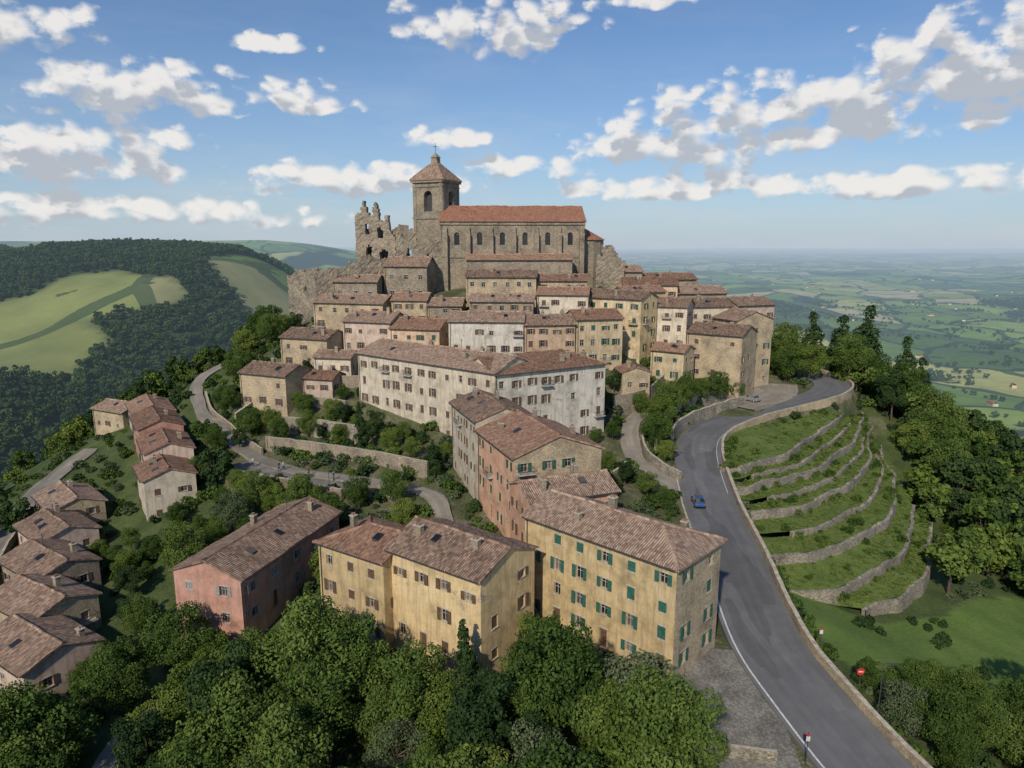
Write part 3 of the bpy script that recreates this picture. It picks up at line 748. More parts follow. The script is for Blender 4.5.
# ------------------------------------------------------------------ terraces
TW = [([(36.4, 119), (39, 117), (53.3, 129), (69, 147), (80, 164)], -39.8),
      ([(36.2, 115), (40, 114), (52.6, 121.5), (67.8, 137), (77.7, 152), (84, 166)], -42),
      ([(36, 110), (40, 109), (50.9, 113), (64.8, 126), (75, 142), (85.5, 164)], -44.5),
      ([(35.2, 99.5), (39, 98.6), (49.4, 101.6), (60.6, 109.8), (68.4, 119), (74, 130), (86.5, 160)], -47.3),
      ([(37, 93), (41.5, 92.4), (50, 95.5), (59.6, 102.6), (67.6, 112), (76, 126)], -50),
      ([(50, 92.5), (57.3, 96), (63, 100), (68.4, 107), (72.8, 115), (78, 124)], -52.6)]
TS = []
def resample(S, n):
    P = [Vector((p.x, p.y, 0)) for p in S]; L = [0]
    for a, b in zip(P[:-1], P[1:]): L.append(L[-1] + (b - a).length)
    out = []
    for k in range(n):
        t = L[-1] * k / (n - 1); i = 0
        while i < len(L) - 2 and L[i + 1] < t: i += 1
        f = (t - L[i]) / max(1e-6, L[i + 1] - L[i]); out.append(P[i].lerp(P[i + 1], f))
    return out
n = 60
for pts, z in TW:
    S = spline([(a, b, 0) for a, b in pts], 1.5); S = resample(S, n)
    for i, p in enumerate(S):
        w_ = (fbm(p.x / 9, p.y / 9, 71, 2) - .5) * 1.6
        p.x += float(w_); p.y -= float(w_)
        p.z = z + .18 * math.sin(i * .35) + (.9 * (i / (n - 1)) if z > -49 else 0)
    TS.append(S)
rd = [p for p in ROAD if p.y > 90]
RR = rights(rd)
edge = [p + r * 4.6 for p, r in zip(rd, RR)]
inner0 = []
for i in range(n):
    q0 = TS[0][i]
    e = min(edge, key=lambda p: (p.x - q0.x) ** 2 + (p.y - q0.y) ** 2)
    inner0.append(Vector((e.x, e.y, q0.z + 2.4)))
rows = [inner0]
LEV = []
for k in range(6):
    a_ = rows[-1]; b_ = TS[k]
    if k in (1, 2, 3):
        mid = []
        for i in range(n):
            p = a_[i].lerp(b_[i], .5); p.z = (a_[i].z + b_[i].z) / 2 + .25
            mid.append(p)
        rows.append(mid); LEV.append((a_, mid, .95))
        a_ = mid
    rows.append(b_); LEV.append((a_, b_, 1.5))
for a_, b_, top in LEV:
    lo, hi_ = (0, n) if top > 1 else (6, n - 12)
    wall_path('terrace_wall', b_[lo:hi_], 0, .55, top, 1.6, 'drystone', cap=False, jit=.16)
mb = MB()
for (inn, outr, top) in LEV:
    J = 4
    for i in range(n - 1):
        for j in range(J):
            def P(ii, jj):
                a = inn[ii]; b = outr[ii]; t = jj / J
                za = a.z + .1; zb_ = b.z + top - .07
                p = a.lerp(b, t); z = za + (zb_ - za) * t + (float(fbm(p.x / 1.6, p.y / 1.6, 8, 2)) - .5) * .4 * (1 if 0 < jj < J else 0)
                return (p.x, p.y, z)
            mb.face([P(i, j), P(i, j + 1), P(i + 1, j + 1), P(i + 1, j)], 0)
mb.build('terrace_lawn', ['tgrass'], None, True)

# ------------------------------------------------------------------ houses
H = house
H('yellow_apartment_house', (1.5, 76.6), (16, 63), 9.1, -42.8, -30.7, 4, 6, 2, 'yellow', 'tan', hip=(0, 1), shut='teal', chim=3, pitch=.38, balc=0)
H('yellow_house', (-13.6, 71.6), (-3.1, 64), 9.5, -43.2, -32.5, 3, 4, 2, 'yellow', shut='brown', chim=2, rf='tile', balc=0)
H('yellow_house', (-22.4, 75.7), (-13.9, 70.2), 8.5, -43.6, -33.5, 3, 3, 2, 'yellow', shut='brown', chim=1, hip=(1, 0), rf='tile2', balc=0)
H('pink_farmhouse', (-30.6, 73), (-24.5, 93.4), 9.2, -43.4, -37, 2, 5, 2, 'pink', shut='grey', chim=2, rf='tile')
H('orange_house', (-.3, 87.3), (2.2, 80.6), 12, -41, -30.6, 3, 2, 4, 'salmon', shut='brown', axis=1, chim=2)
H('salmon_house', (-5.2, 103), (.3, 88.8), 13, -39.6, -27.6, 4, 4, 4, 'salmon', 'tan', shut='green', chim=3, balc=.12, rf='tile2')
H('cream_house', (-10.3, 116.5), (-5.5, 103.3), 9.5, -38.6, -26.3, 4, 4, 3, 'cream', shut='brown', chim=2)
H('cream_apartment_building', (-32.3, 145), (-3, 121), 12, -36.8, -22.1, 4, 11, 3, 'cream', shut='brown', chim=4, wh=1.6, balc=.12)
H('white_apartment_building', (-3.1, 121.1), (18, 133), 12, -36.8, -22.4, 4, 8, 4, 'white', 'cream', shut='brown', chim=4, hip=(0, 1), wh=1.6, rf='tile2', balc=.1)
H('pale_pink_house', (-39.5, 163), (-28, 159.5), 10, -32, -17.4, 4, 4, 3, 'palepink', shut='brown', chim=2)
H('cream_house', (-27.9, 159), (-16.3, 156), 10, -32, -18.6, 4, 4, 3, 'peach', shut='green', chim=2, rf='tile2')
H('white_house', (-14, 154), (2.5, 153), 9, -28, -16.5, 3, 6, 3, 'white', shut='brown', chim=2)
H('salmon_house', (2.8, 153), (14, 154.5), 9, -29, -17.2, 4, 4, 3, 'peach', shut='brown', chim=2)
H('cream_house', (14.3, 155), (25, 157.5), 9, -30, -16.2, 4, 4, 3, 'palyellow', shut='green', chim=2, rf='tile2')
H('stone_house', (-49, 173), (-31, 168), 9, -27, -13.8, 4, 5, 3, 'tan', shut='brown', chim=2, skip=.25)
H('brown_house', (-29, 169), (-20.5, 168), 8, -22, -13.0, 3, 3, 2, 'tan', rf='tile2', shut='brown', chim=2)
H('stone_house', (-20.2, 167.5), (-12, 167), 8, -22, -14.2, 3, 3, 2, 'stone', shut='brown', chim=1)
H('stone_house', (-11.5, 177), (6, 176), 8, -18, -7.8, 3, 6, 2, 'tan', shut=None, chim=2, skip=.2)
H('tan_house', (6.2, 178.5), (19, 178), 7, -18, -8.8, 3, 4, 2, 'tan', rf='tile2', shut='brown', chim=1)
H('cream_house', (6, 168.5), (18, 166.5), 8, -22, -11.6, 3, 4, 3, 'cream', shut='brown', chim=2, rf='tile2')
H('stone_house', (-10, 165.5), (5, 164.5), 8, -22, -13.0, 3, 5, 3, 'stone', shut='brown', chim=2)
H('tall_yellow_house', (18, 172), (30, 163), 8.5, -32, -12.4, 6, 4, 2, 'palyellow', 'yellow', shut='green', chim=2, balc=.25)
H('cream_house', (33, 172), (42, 168), 9, -32, -14.6, 5, 3, 3, 'cream', 'palepink', shut='brown', chim=2, balc=.15)
H('stone_house', (41.5, 165), (52, 157), 10, -34.4, -20.2, 4, 3, 3, 'tan', shut='brown', chim=2, skip=.35)
H('tan_house', (54, 167.5), (64, 171.5), 9, -34, -17.8, 4, 3, 3, 'tan', shut='green', chim=1, skip=.2, axis=1)
H('cream_house', (59, 183), (70, 187), 9, -32, -15.5, 4, 4, 3, 'palepink', shut='brown', chim=2)
H('cream_house', (29, 185), (43, 183), 9, -25, -10.2, 4, 5, 3, 'peach', rf='tile2', shut='brown', chim=2)
H('stone_house', (43.5, 185), (57, 187), 9, -27, -12.5, 4, 4, 3, 'stone', shut='brown', chim=2)
H('pale_yellow_house', (28, 175.5), (39, 179), 6.5, -27, -11.6, 4, 4, 2, 'palyellow', rf='tile2', shut='green', chim=2)
H('cream_house', (45, 176), (56, 178), 8, -31, -15.2, 4, 4, 3, 'cream', shut='brown', chim=2)
H('stone_house', (24, 195), (36, 195.5), 8, -18, -7.2, 3, 4, 2, 'stone', shut=None, chim=1)
H('stone_house', (38, 196), (52, 199), 8, -24, -9.4, 3, 4, 2, 'tan', rf='tile2', shut='brown', chim=2)
H('stone_house', (-59, 149), (-47.5, 144), 9, -38, -27, 3, 3, 2, 'tan', shut='brown', chim=1, skip=.3)
H('stone_house', (-54, 162), (-42, 157.5), 9, -35, -21, 4, 3, 2, 'tan', shut='brown', chim=1, skip=.3)
H('stone_cottage', (-45.5, 149), (-38.5, 147), 6, -35, -28.2, 2, 2, 2, 'palepink', shut='brown', chim=1, rf='tile2')
H('stone_cottage', (-44, 153.5), (-35.5, 152), 6, -32, -24.4, 2, 3, 2, 'cream', shut='brown', chim=1, rf='tile')
H('stone_cottage', (23.5, 146.5), (29.5, 147), 6, -35, -26.6, 2, 2, 2, 'tan', shut='brown', chim=1, rf='tile2', axis=1)
H('cream_house', (32, 159.5), (38.5, 155), 6.5, -34, -23.6, 3, 2, 2, 'palyellow', shut='green', chim=1, rf='tile2')
H('stone_annex', (-33.5, 185), (-22, 183), 9, -14, -5.4, 2, 3, 2, 'churchstone', shut=None, chim=0, pitch=.5, skip=.3)
H('stone_house', (-46, 181), (-34.5, 180), 8, -18, -9.2, 2, 3, 2, 'churchstone', shut=None, chim=1, skip=.3)
H('pink_house', (-80, 143), (-72.5, 131.5), 8, -43, -35.2, 2, 3, 2, 'pink', rf='tile2', shut='brown', chim=1)
H('salmon_house', (-72, 130.5), (-65.5, 120), 8, -44.5, -36.6, 2, 3, 2, 'palepink', rf='tile2', shut='green', chim=1)
H('salmon_house', (-66.5, 118.5), (-61, 110.5), 8, -46, -38.4, 2, 2, 2, 'cream', rf='tile2', shut='brown', chim=1)
H('cream_house', (-89, 158), (-81.5, 146.5), 8, -44, -35.8, 2, 3, 2, 'cream', rf='tile2', shut='brown', chim=1)
H('stone_house', (-101, 164), (-91, 159), 8, -48, -38.5, 2, 3, 2, 'tan', shut='brown', chim=1)
H('stone_cottage', (-84, 117), (-76, 109), 8, -49, -43.2, 2, 3, 2, 'tan', shut='brown', chim=1)
H('stone_cottage', (-79, 105), (-70.5, 98), 8, -50.5, -43.8, 2, 3, 2, 'palepink', shut='brown', chim=1)
H('stone_cottage', (-73, 93), (-63.5, 86.5), 8, -51, -44, 2, 3, 2, 'stone', shut='brown', chim=1)
H('stone_cottage', (-67, 82), (-57.5, 76.5), 8, -51.5, -44.2, 2, 3, 2, 'tan', shut='brown', chim=1)
H('stone_cottage', (-61.5, 73), (-52, 67), 8, -52, -44.8, 2, 3, 2, 'palepink', shut='brown', chim=1)

# ------------------------------------------------------------------ church
ch = empty('church')
ops = [(4.5 + i * 6.2, 1.4, 0.0, 3.4) for i in range(6)]
H('x', (-19.5, 194), (20, 196), 17, -10, 6.3, 1, 0, 0, 'churchstone', rf='redtile', pitch=.5, shut=None, chim=0, parent=ch, low=6, arch=True, opens=ops, rec=.6)
bt = MB()
dd = Vector((39.5, 2, 0)).normalized(); nn = (dd.y, -dd.x)
pt = frame_fn((-19.5, 194), (dd.x, dd.y), nn)
for i in range(7):
    u = 1.4 + i * 6.2
    fbox(bt, pt, u - .6, u + .6, -16, 3.2, .003, 1.5, 0); fbox(bt, pt, u - .5, u + .5, 3.2, 4.8, .003, .8, 0)
fbox(bt, pt, -.1, 39.6, 5.4, 5.9, .01, .35, 0)
fbox(bt, pt, 0, 39.4, -3.4, -3.0, .004, .25, 0)
bt.build('buttresses_and_cornice', ['churchstone'], ch)
H('x', (-12, 187), (16, 188.5), 6.2, -13, -3.8, 1, 6, 1, 'churchstone', rf='tile2', pitch=.4, shut=None, chim=0, parent=ch, low=5, skip=.2, ww=.9)
ap = MB(); K = 7; cx, cy = 20.2, 204.5; rr = 6
prev = None
for k in range(K + 1):
    a = -math.pi / 2 + math.pi * k / K; p = (cx + rr * math.cos(a), cy + rr * math.sin(a))
    if prev:
        ap.face([(prev[0], prev[1], -16), (p[0], p[1], -16), (p[0], p[1], 1.5), (prev[0], prev[1], 1.5)], 0, [(k * 2.7, -16), (k * 2.7 + 2.7, -16), (k * 2.7 + 2.7, 1.5), (k * 2.7, 1.5)])
        e0 = (cx + (prev[0] - cx) * 1.08, cy + (prev[1] - cy) * 1.08, 1.4); e1 = (cx + (p[0] - cx) * 1.08, cy + (p[1] - cy) * 1.08, 1.4)
        ap.face([e0, e1, (cx, cy, 5)], 1, [(0, 0), (2.7, 0), (1.3, 6)])
    prev = p
ap.build('apse', ['churchstone', 'redtile'], ch)
tw = MB(); tg = MB(); ts = MB(); tr = MB()
tc = Vector((-21.5, 205.5)); hs = 4.7; rot = math.radians(-24)
def rc(x, y): return (tc.x + x * math.cos(rot) - y * math.sin(rot), tc.y + x * math.sin(rot) + y * math.cos(rot))
cs = [rc(-hs, -hs), rc(hs, -hs), rc(hs, hs), rc(-hs, hs)]
for i in range(4):
    P0, P1 = cs[i], cs[(i + 1) % 4]
    facade(tw, tg, ts, P0, P1, -16, -12, 17.6, 0, 1, arch=True, shut=False, opens=[(hs, 2.6, 9.2, 14.8)], rec=1.4)
    l = 2 * hs; d_ = ((P1[0] - P0[0]) / l, (P1[1] - P0[1]) / l); f_ = frame_fn(P0, d_, (d_[1], -d_[0]))
    for (z0, z1, pr) in ((7.2, 7.7, .3), (15.8, 16.1, .25), (17.0, 17.6, .55), (-1.0, -.6, .25)):
        fbox(tr, f_, -pr, l + pr * .99, z0, z1, .004, pr, 0)
    for uu in (0, l - .9): fbox(tr, f_, uu + .002, uu + .898, -16, 17.0, .003, .18, 0)
def ring(h, z): return [(*rc(-h, -h), z), (*rc(h, -h), z), (*rc(h, h), z), (*rc(-h, h), z)]
prof = [(5.5, 17.6), (5.4, 18.0), (3.6, 20.0), (2.0, 21.6), (1.0, 22.6), (.9, 24.0), (1.15, 24.05), (.1, 25.4)]
for (h0, z0), (h1, z1) in zip(prof[:-1], prof[1:]):
    a, b = ring(h0, z0), ring(h1, z1)
    for i in range(4):
        j = (i + 1) % 4
        tr.face([a[i], a[j], b[j], b[i]], 1 if z0 < 22 else 0, [(0, z0), (2 * h0, z0), (h0 + h1, z1), (h0 - h1, z1)])
abox(tr, tc, .06, .06, 25.2, 28.0, 2); abox(tr, tc, .55, .05, 27.0, 27.15, 2)
tw.build('bell_tower_walls', ['churchstone'], ch); tg.build('belfry_shade_panes', ['metal'], ch); tr.build('bell_tower_roof_and_cornices', ['churchstone', 'tile', 'metal'], ch)  # dark panes in the belfry arches stand in for the shaded interior
# ------------------------------------------------------------------ ruins
def ruin(name, P0, P1, zb, prof, th=1.2, opens=(), c=.55, parent=None, rough=2.6):
    L = math.hypot(P1[0] - P0[0], P1[1] - P0[1]); d = ((P1[0] - P0[0]) / L, (P1[1] - P0[1]) / L); n_ = (d[1], -d[0])
    nu = int(L / c); mx = max(h for _, h in prof) + 1.5; nz = int((mx - zb) / c) + 1
    us = [p[0] for p in prof]; hs_ = [p[1] for p in prof]
    def filled(i, j):
        if i < 0 or j < 0 or i >= nu or j >= nz: return False
        u = (i + .5) / nu; z = zb + (j + .5) * c
        top = np.interp(u, us, hs_) + (float(fbm(i * .5, 3.3, 5, 2)) - .5) * rough
        if z > top: return False
        for (a, b, z0, z1) in opens:
            if a < u < b and z0 < z < z1 + (1 - abs((u - a) / (b - a) - .5) * 2) * 1.0: return False
        return True
    pt = frame_fn(P0, d, n_); mb = MB()
    def v(i, j, o):
        ju = (float(vnoise(i * 3.1, j * 2.7, 1)) - .5) * .5; jz = (float(vnoise(i * 2.3, j * 3.7, 2)) - .5) * .5; jo = (float(vnoise(i * 1.3, j * 1.7, 7)) - .5) * .35
        return pt(i * c + ju, zb + j * c + jz, o + jo)
    for i in range(nu):
        for j in range(nz):
            if not filled(i, j): continue
            uv = [(i * c, j * c), (i * c + c, j * c), (i * c + c, j * c + c), (i * c, j * c + c)]
            mb.face([v(i, j, 0), v(i + 1, j, 0), v(i + 1, j + 1, 0), v(i, j + 1, 0)], 0, uv)
            mb.face([v(i + 1, j, -th), v(i, j, -th), v(i, j + 1, -th), v(i + 1, j + 1, -th)], 0, uv)
            if not filled(i, j + 1): mb.face([v(i, j + 1, 0), v(i + 1, j + 1, 0), v(i + 1, j + 1, -th), v(i, j + 1, -th)], 0, uv)
            if not filled(i, j - 1): mb.face([v(i, j, -th), v(i + 1, j, -th), v(i + 1, j, 0), v(i, j, 0)], 0, uv)
            if not filled(i - 1, j): mb.face([v(i, j, -th), v(i, j, 0), v(i, j + 1, 0), v(i, j + 1, -th)], 0, uv)
            if not filled(i + 1, j): mb.face([v(i + 1, j, 0), v(i + 1, j, -th), v(i + 1, j + 1, -th), v(i + 1, j + 1, 0)], 0, uv)
    return mb.build(name, ['churchstone'], parent)
rn = empty('ruined_castle')
ruin('ruined_front', (-42, 192), (-31, 190.5), -17, [(0, 4), (.06, 8.2), (.16, 9), (.2, 11.5), (.26, 11.2), (.3, 8), (.44, 7.5), (.5, 10.8), (.56, 10.5), (.6, 7), (.72, 6), (.78, 8), (.84, 7.6), (.88, 3.5), (1, 2)], 1.6, [(.24, .36, 2.8, 4.8), (.55, .68, 1.8, 4.0), (.25, .40, -3.5, -.8), (.62, .78, -4.2, -1.6)], parent=rn, rough=1.4)
ruin('ruined_side', (-42, 203), (-42, 192), -17, [(0, 1), (.3, 3), (.6, 5), (.8, 7), (1, 8)], 1.4, [(.4, .6, -1, 1.6)], parent=rn)
ruin('ruined_wall_step', (-31, 190.5), (-18, 193), -16, [(0, 3.5), (.1, 4.8), (.15, 2), (.3, 3.8), (.34, 4.6), (.42, 1), (.7, 0), (.85, 1.5), (1, .5)], 1.4, [(.2, .32, -3.5, -1), (.55, .68, -5, -2.6)], parent=rn, rough=1.8)
ruin('ruined_back', (-40, 197), (-28, 198), -16, [(0, 4), (.2, 6.5), (.3, 8.5), (.4, 5), (.6, 4), (.8, 6), (1, 5)], 1.2, [], parent=rn)
ruin('bastion_wall', (-60, 189), (-50, 180), -24, [(0, -8.5), (.5, -6.4), (1, -6)], 2.2, [(.6, .7, -12, -11)], parent=rn)
ruin('bastion_return', (-50, 180), (-42, 184), -24, [(0, -6), (.5, -6.4), (1, -5)], 2.0, [], parent=rn)
ruin('curtain_wall', (-42, 184), (-33, 189), -20, [(0, -4.6), (.5, -3), (1, -3.5)], 1.2, [], parent=rn)
ruin('bastion_back', (-60, 199), (-60, 189), -28, [(0, -12), (1, -8.5)], 1.5, [], parent=rn)
rn2 = empty('ruined_wall')
ruin('ruin_east', (22, 201), (33, 203), -16, [(0, -.5), (.25, 1.2), (.4, -1.2), (.6, 0), (.8, -3.5), (1, -5)], 1.3, [(.2, .35, -5, -2.6)], parent=rn2)
ruin('ruin_east_front', (23, 193.5), (31, 193.5), -18, [(0, -3), (.4, -1.8), (.7, -4), (1, -6)], 1.2, [], parent=rn2)

# ------------------------------------------------------------------ vegetation
def tree_mesh(name, Ht, R, nl, nleaf, ls, seed, kind='round', leaf='leaf', trunk=True):
    r = np.random.default_rng(seed)
    cz = Ht * .60; rz = Ht * .40
    if kind == 'round':
        a = r.normal(size=(nl, 3)); a /= np.linalg.norm(a, axis=1)[:, None]
        rad = r.uniform(.35, .9, nl) ** .8
        c = a * rad[:, None] * np.array([R, R, rz]); c[:, 2] += cz
        lr = R * r.uniform(.16, .42, nl)
        lr *= 1 - .25 * np.clip((c[:, 2] - cz) / rz, 0, 1)
    elif kind == 'cone':
        t = r.uniform(0, 1, nl); ang = r.uniform(0, 6.28, nl)
        rr = R * (1 - t) * .75 + .1
        c = np.stack([np.cos(ang) * rr * .8, np.sin(ang) * rr * .8, Ht * (.14 + .84 * t)], 1); lr = R * (.16 + .34 * (1 - t)) * r.uniform(.8, 1.2, nl)
    else:
        ang = r.uniform(0, 6.28, nl); rr = R * r.uniform(.1, .75, nl)
        c = np.stack([np.cos(ang) * rr, np.sin(ang) * rr, Ht * r.uniform(.15, .6, nl)], 1); lr = R * r.uniform(.25, .5, nl)
    pr_ = lr ** 2 / np.sum(lr ** 2)
    li = r.choice(nl, nleaf, p=pr_)
    dv = r.normal(size=(nleaf, 3)); dv[:, 2] += .35; dv /= np.linalg.norm(dv, axis=1)[:, None]
    rad = lr[li] * r.uniform(.7, 1.2, nleaf)
    p = c[li] + dv * rad[:, None] * np.array([1, 1, .8])
    dmin = np.min(np.linalg.norm(p[:, None, :] - c[None], axis=2) / lr[None], axis=1)
    k = (dmin > .62) & (p[:, 2] > .15)
    p = p[k]; dv = dv[k]; li = li[k]; n = len(p)
    nr = dv + r.normal(size=(n, 3)) * .6; nr /= np.linalg.norm(nr, axis=1)[:, None]
    t = np.cross(nr, r.normal(size=(n, 3))); t /= np.linalg.norm(t, axis=1)[:, None]; b = np.cross(nr, t)
    s = ls * r.uniform(.5, 1.35, n)[:, None]
    V = np.stack([p - t * s, p - b * s * .62, p + t * s, p + b * s * .62], 1).reshape(-1, 3)
    V[1::4] += nr * s * .25
    clump = np.repeat(r.uniform(0, 1, nl)[li], 4)
    tv = []; tf = []
    def limb(a, b, r0, r1):
        a = np.array(a); b = np.array(b); ax = b - a; ax = ax / np.linalg.norm(ax)
        s1 = np.cross(ax, [0.3, 1, .1]); s1 /= np.linalg.norm(s1); s2 = np.cross(ax, s1); i = len(tv)
        for q, rr_ in ((a, r0), (b, r1)):
            for k_ in range(6): tv.append(q + (s1 * math.cos(k_ * 1.047) + s2 * math.sin(k_ * 1.047)) * rr_)
        for k_ in range(6): tf.append((i + k_, i + (k_ + 1) % 6, i + 6 + (k_ + 1) % 6, i + 6 + k_))
    if trunk:
        m1 = (r.uniform(-.2, .2), r.uniform(-.2, .2), Ht * .3); m2 = (m1[0] * 1.5, m1[1] * 1.5, Ht * .75)
        limb((0, 0, -.8), m1, R * .075, R * .055); limb(m1, m2, R * .055, R * .018)
        for k_ in range(min(nl, 9)): limb((m1[0], m1[1], Ht * r.uniform(.28, .5)), c[k_], R * .03, R * .01)
    tv = np.array(tv).reshape(-1, 3); nt_ = len(tv)
    allv = np.concatenate([tv, V]).astype(np.float32)
    lf = (np.arange(n * 4).reshape(-1, 4) + nt_)
    faces = np.concatenate([np.array(tf, int).reshape(-1, 4), lf]).astype(np.int32)
    me = bpy.data.meshes.new(name); me.vertices.add(len(allv)); me.vertices.foreach_set('co', allv.ravel())
    me.loops.add(faces.size); me.loops.foreach_set('vertex_index', faces.ravel())
    me.polygons.add(len(faces)); me.polygons.foreach_set('loop_start', np.arange(0, faces.size, 4, dtype=np.int32))
    me.materials.append(MAT['bark']); me.materials.append(MAT[leaf])
    mi = np.ones(len(faces), np.int32); mi[:len(tf)] = 0; me.polygons.foreach_set('material_index', mi)
    me.update(calc_edges=True)
    at = me.attributes.new('clump', 'FLOAT', 'POINT'); at.data.foreach_set('value', np.concatenate([np.zeros(nt_), clump]).astype(np.float32))
    return me

NEAR = [tree_mesh('broadleaf_crown_a', 11, 4.4, 50, 15000, .16, 1), tree_mesh('broadleaf_crown_b', 10, 3.9, 42, 12000, .16, 2, leaf='leafyellow'),
        tree_mesh('broadleaf_crown_c', 12.5, 4.2, 50, 15000, .16, 3), tree_mesh('broadleaf_crown_d', 9, 4.2, 38, 12000, .15, 4, leaf='leafgrey'),
        tree_mesh('broadleaf_crown_e', 11, 3.4, 38, 12000, .155, 5, leaf='leafdark')]
MID = [tree_mesh('woodland_crown_a', 10.5, 4.2, 26, 2200, .40, 11), tree_mesh('woodland_crown_b', 9.5, 3.9, 22, 2000, .40, 12, leaf='leafyellow'),
       tree_mesh('woodland_crown_c', 12, 3.9, 26, 2200, .40, 13, leaf='leafdark'), tree_mesh('woodland_crown_d', 10, 4, 20, 2000, .38, 14)]
CONE = [tree_mesh('conifer_crown_a', 15, 3.6, 46, 8000, .24, 21, 'cone', 'leafdark'), tree_mesh('conifer_crown_b', 10, 1.5, 34, 5000, .18, 22, 'cone', 'leafdark')]
BUSH = [tree_mesh('bush_leaves_a', 1.6, 1.2, 10, 500, .18, 31, 'bush', 'leaf', False), tree_mesh('bush_leaves_b', 1.3, 1.1, 9, 450, .17, 32, 'bush', 'leafgrey', False), tree_mesh('bush_leaves_c', 1.8, 1.1, 9, 450, .18, 33, 'bush', 'leafdark', False)]
FAR = [tree_mesh('distant_crown_a', 11, 5.2, 12, 240, 1.2, 41, leaf='leaffar', trunk=False), tree_mesh('distant_crown_b', 10, 4.8, 10, 220, 1.2, 42, leaf='leaffar', trunk=False)]
TUFT = [tree_mesh('tuft_leaves', .5, .55, 7, 80, .12, 51, 'bush', 'grass', False)]

def excl(x, y, mb_=1.5, mr=2.0):
    ok = np.ones(x.shape, bool)
    for (A, d, L, q, D) in FOOT:
        a = (x - A[0]) * d[0] + (y - A[1]) * d[1]; b = (x - A[0]) * q[0] + (y - A[1]) * q[1]
        ok &= ~((a > -mb_) & (a < L + mb_) & (b > -mb_) & (b < D + mb_))
    for S, hw, bl in CARVE:
        sa = np.array([tuple(p) for p in S])
        for i in range(0, len(x), 20000):
            D = np.hypot(x[i:i + 20000, None] - sa[None, :, 0], y[i:i + 20000, None] - sa[None, :, 1]).min(1)
            ok[i:i + 20000] &= D > hw + mr
    return ok

def grid(x0, x1, y0, y1, sp):
    gx, gy = np.meshgrid(np.arange(x0, x1, sp), np.arange(y0, y1, sp)); x = gx.ravel().astype(float); y = gy.ravel().astype(float)
    x += rng.uniform(-.45, .45, len(x)) * sp; y += rng.uniform(-.45, .45, len(y)) * sp
    return x, y

def instancer(parent, name, me, x, y, z, s):
    n = len(x)
    if n == 0: return
    a = rng.uniform(0, 6.28, n); h = s * .5
    V = np.zeros((n, 4, 3), np.float32)
    for k in range(4):
        an = a + math.pi / 4 + k * math.pi / 2
        V[:, k, 0] = x + np.cos(an) * h * 1.41421; V[:, k, 1] = y + np.sin(an) * h * 1.41421; V[:, k, 2] = z
    m_ = bpy.data.meshes.new(name); m_.from_pydata(V.reshape(-1, 3).tolist(), [], np.arange(n * 4).reshape(-1, 4).tolist())
    o = bpy.data.objects.new(name, m_); COL.objects.link(o); o.parent = parent
    o.instance_type = 'FACES'; o.use_instance_faces_scale = True; o.instance_faces_scale = 1.0
    o.show_instancer_for_render = False; o.show_instancer_for_viewport = False
    c = bpy.data.objects.new(name + '_plant', me); COL.objects.link(c); c.parent = o

def put(name, me, x, y, s=1.0, dz=0, z=None, sz=None):
    if z is None: z = float(height([x], [y])[0])
    o = bpy.data.objects.new(name, me); o.location = (x, y, z + dz - .1); o.rotation_euler = (random.uniform(-.05, .05), random.uniform(-.05, .05), random.uniform(0, 6.28))
    o.scale = (s, s, sz or s * random.uniform(.88, 1.12)); COL.objects.link(o); return o

x, y = grid(-62, 70, 38, 112, 5.0)
ok = (~pip(x, y, VILL)) & (~pip(x, y, TERR)) & (~pip(x, y, MEAD)) & excl(x, y, 2.8, 1.6)
ok &= ~((x > 34) & (y > 72))
x, y = x[ok], y[ok]; z = height(x, y)
for i in range(len(x)):
    s = random.uniform(.55, 1.1)
    if x[i] > 36: s *= .6
    if x[i] < -30 and y[i] > 66: s *= .75
    if x[i] < -46 and y[i] > 62: s *= .7
    if y[i] > 90: s *= .85
    me = random.choices(NEAR, [3.4, 2.4, 3.2, 1.6, 1.2])[0]
    put('broadleaf_tree', me, x[i], y[i], s, 0, z[i])
for (a, b, s, k) in [(-26, 66, .8, 0), (-21, 65.5, .85, 1), (-16, 61.5, .85, 0), (-10, 59.5, .88, 2), (-4, 57, .9, 4), (2, 57, .8, 2), (3, 66.5, .7, 1), (7.5, 58.5, .72, 0), (12.5, 53.5, .8, 1), (9, 52, .85, 0), (-.5, 70.5, .6, 1), (-23, 82, .7, 1), (-20, 86, .6, 3), (-15, 80.5, .55, 1)]:
    put('broadleaf_tree', NEAR[k], a, b, s)
put('cypress_tree', CONE[1], -4.2, 61.8, 1.05)
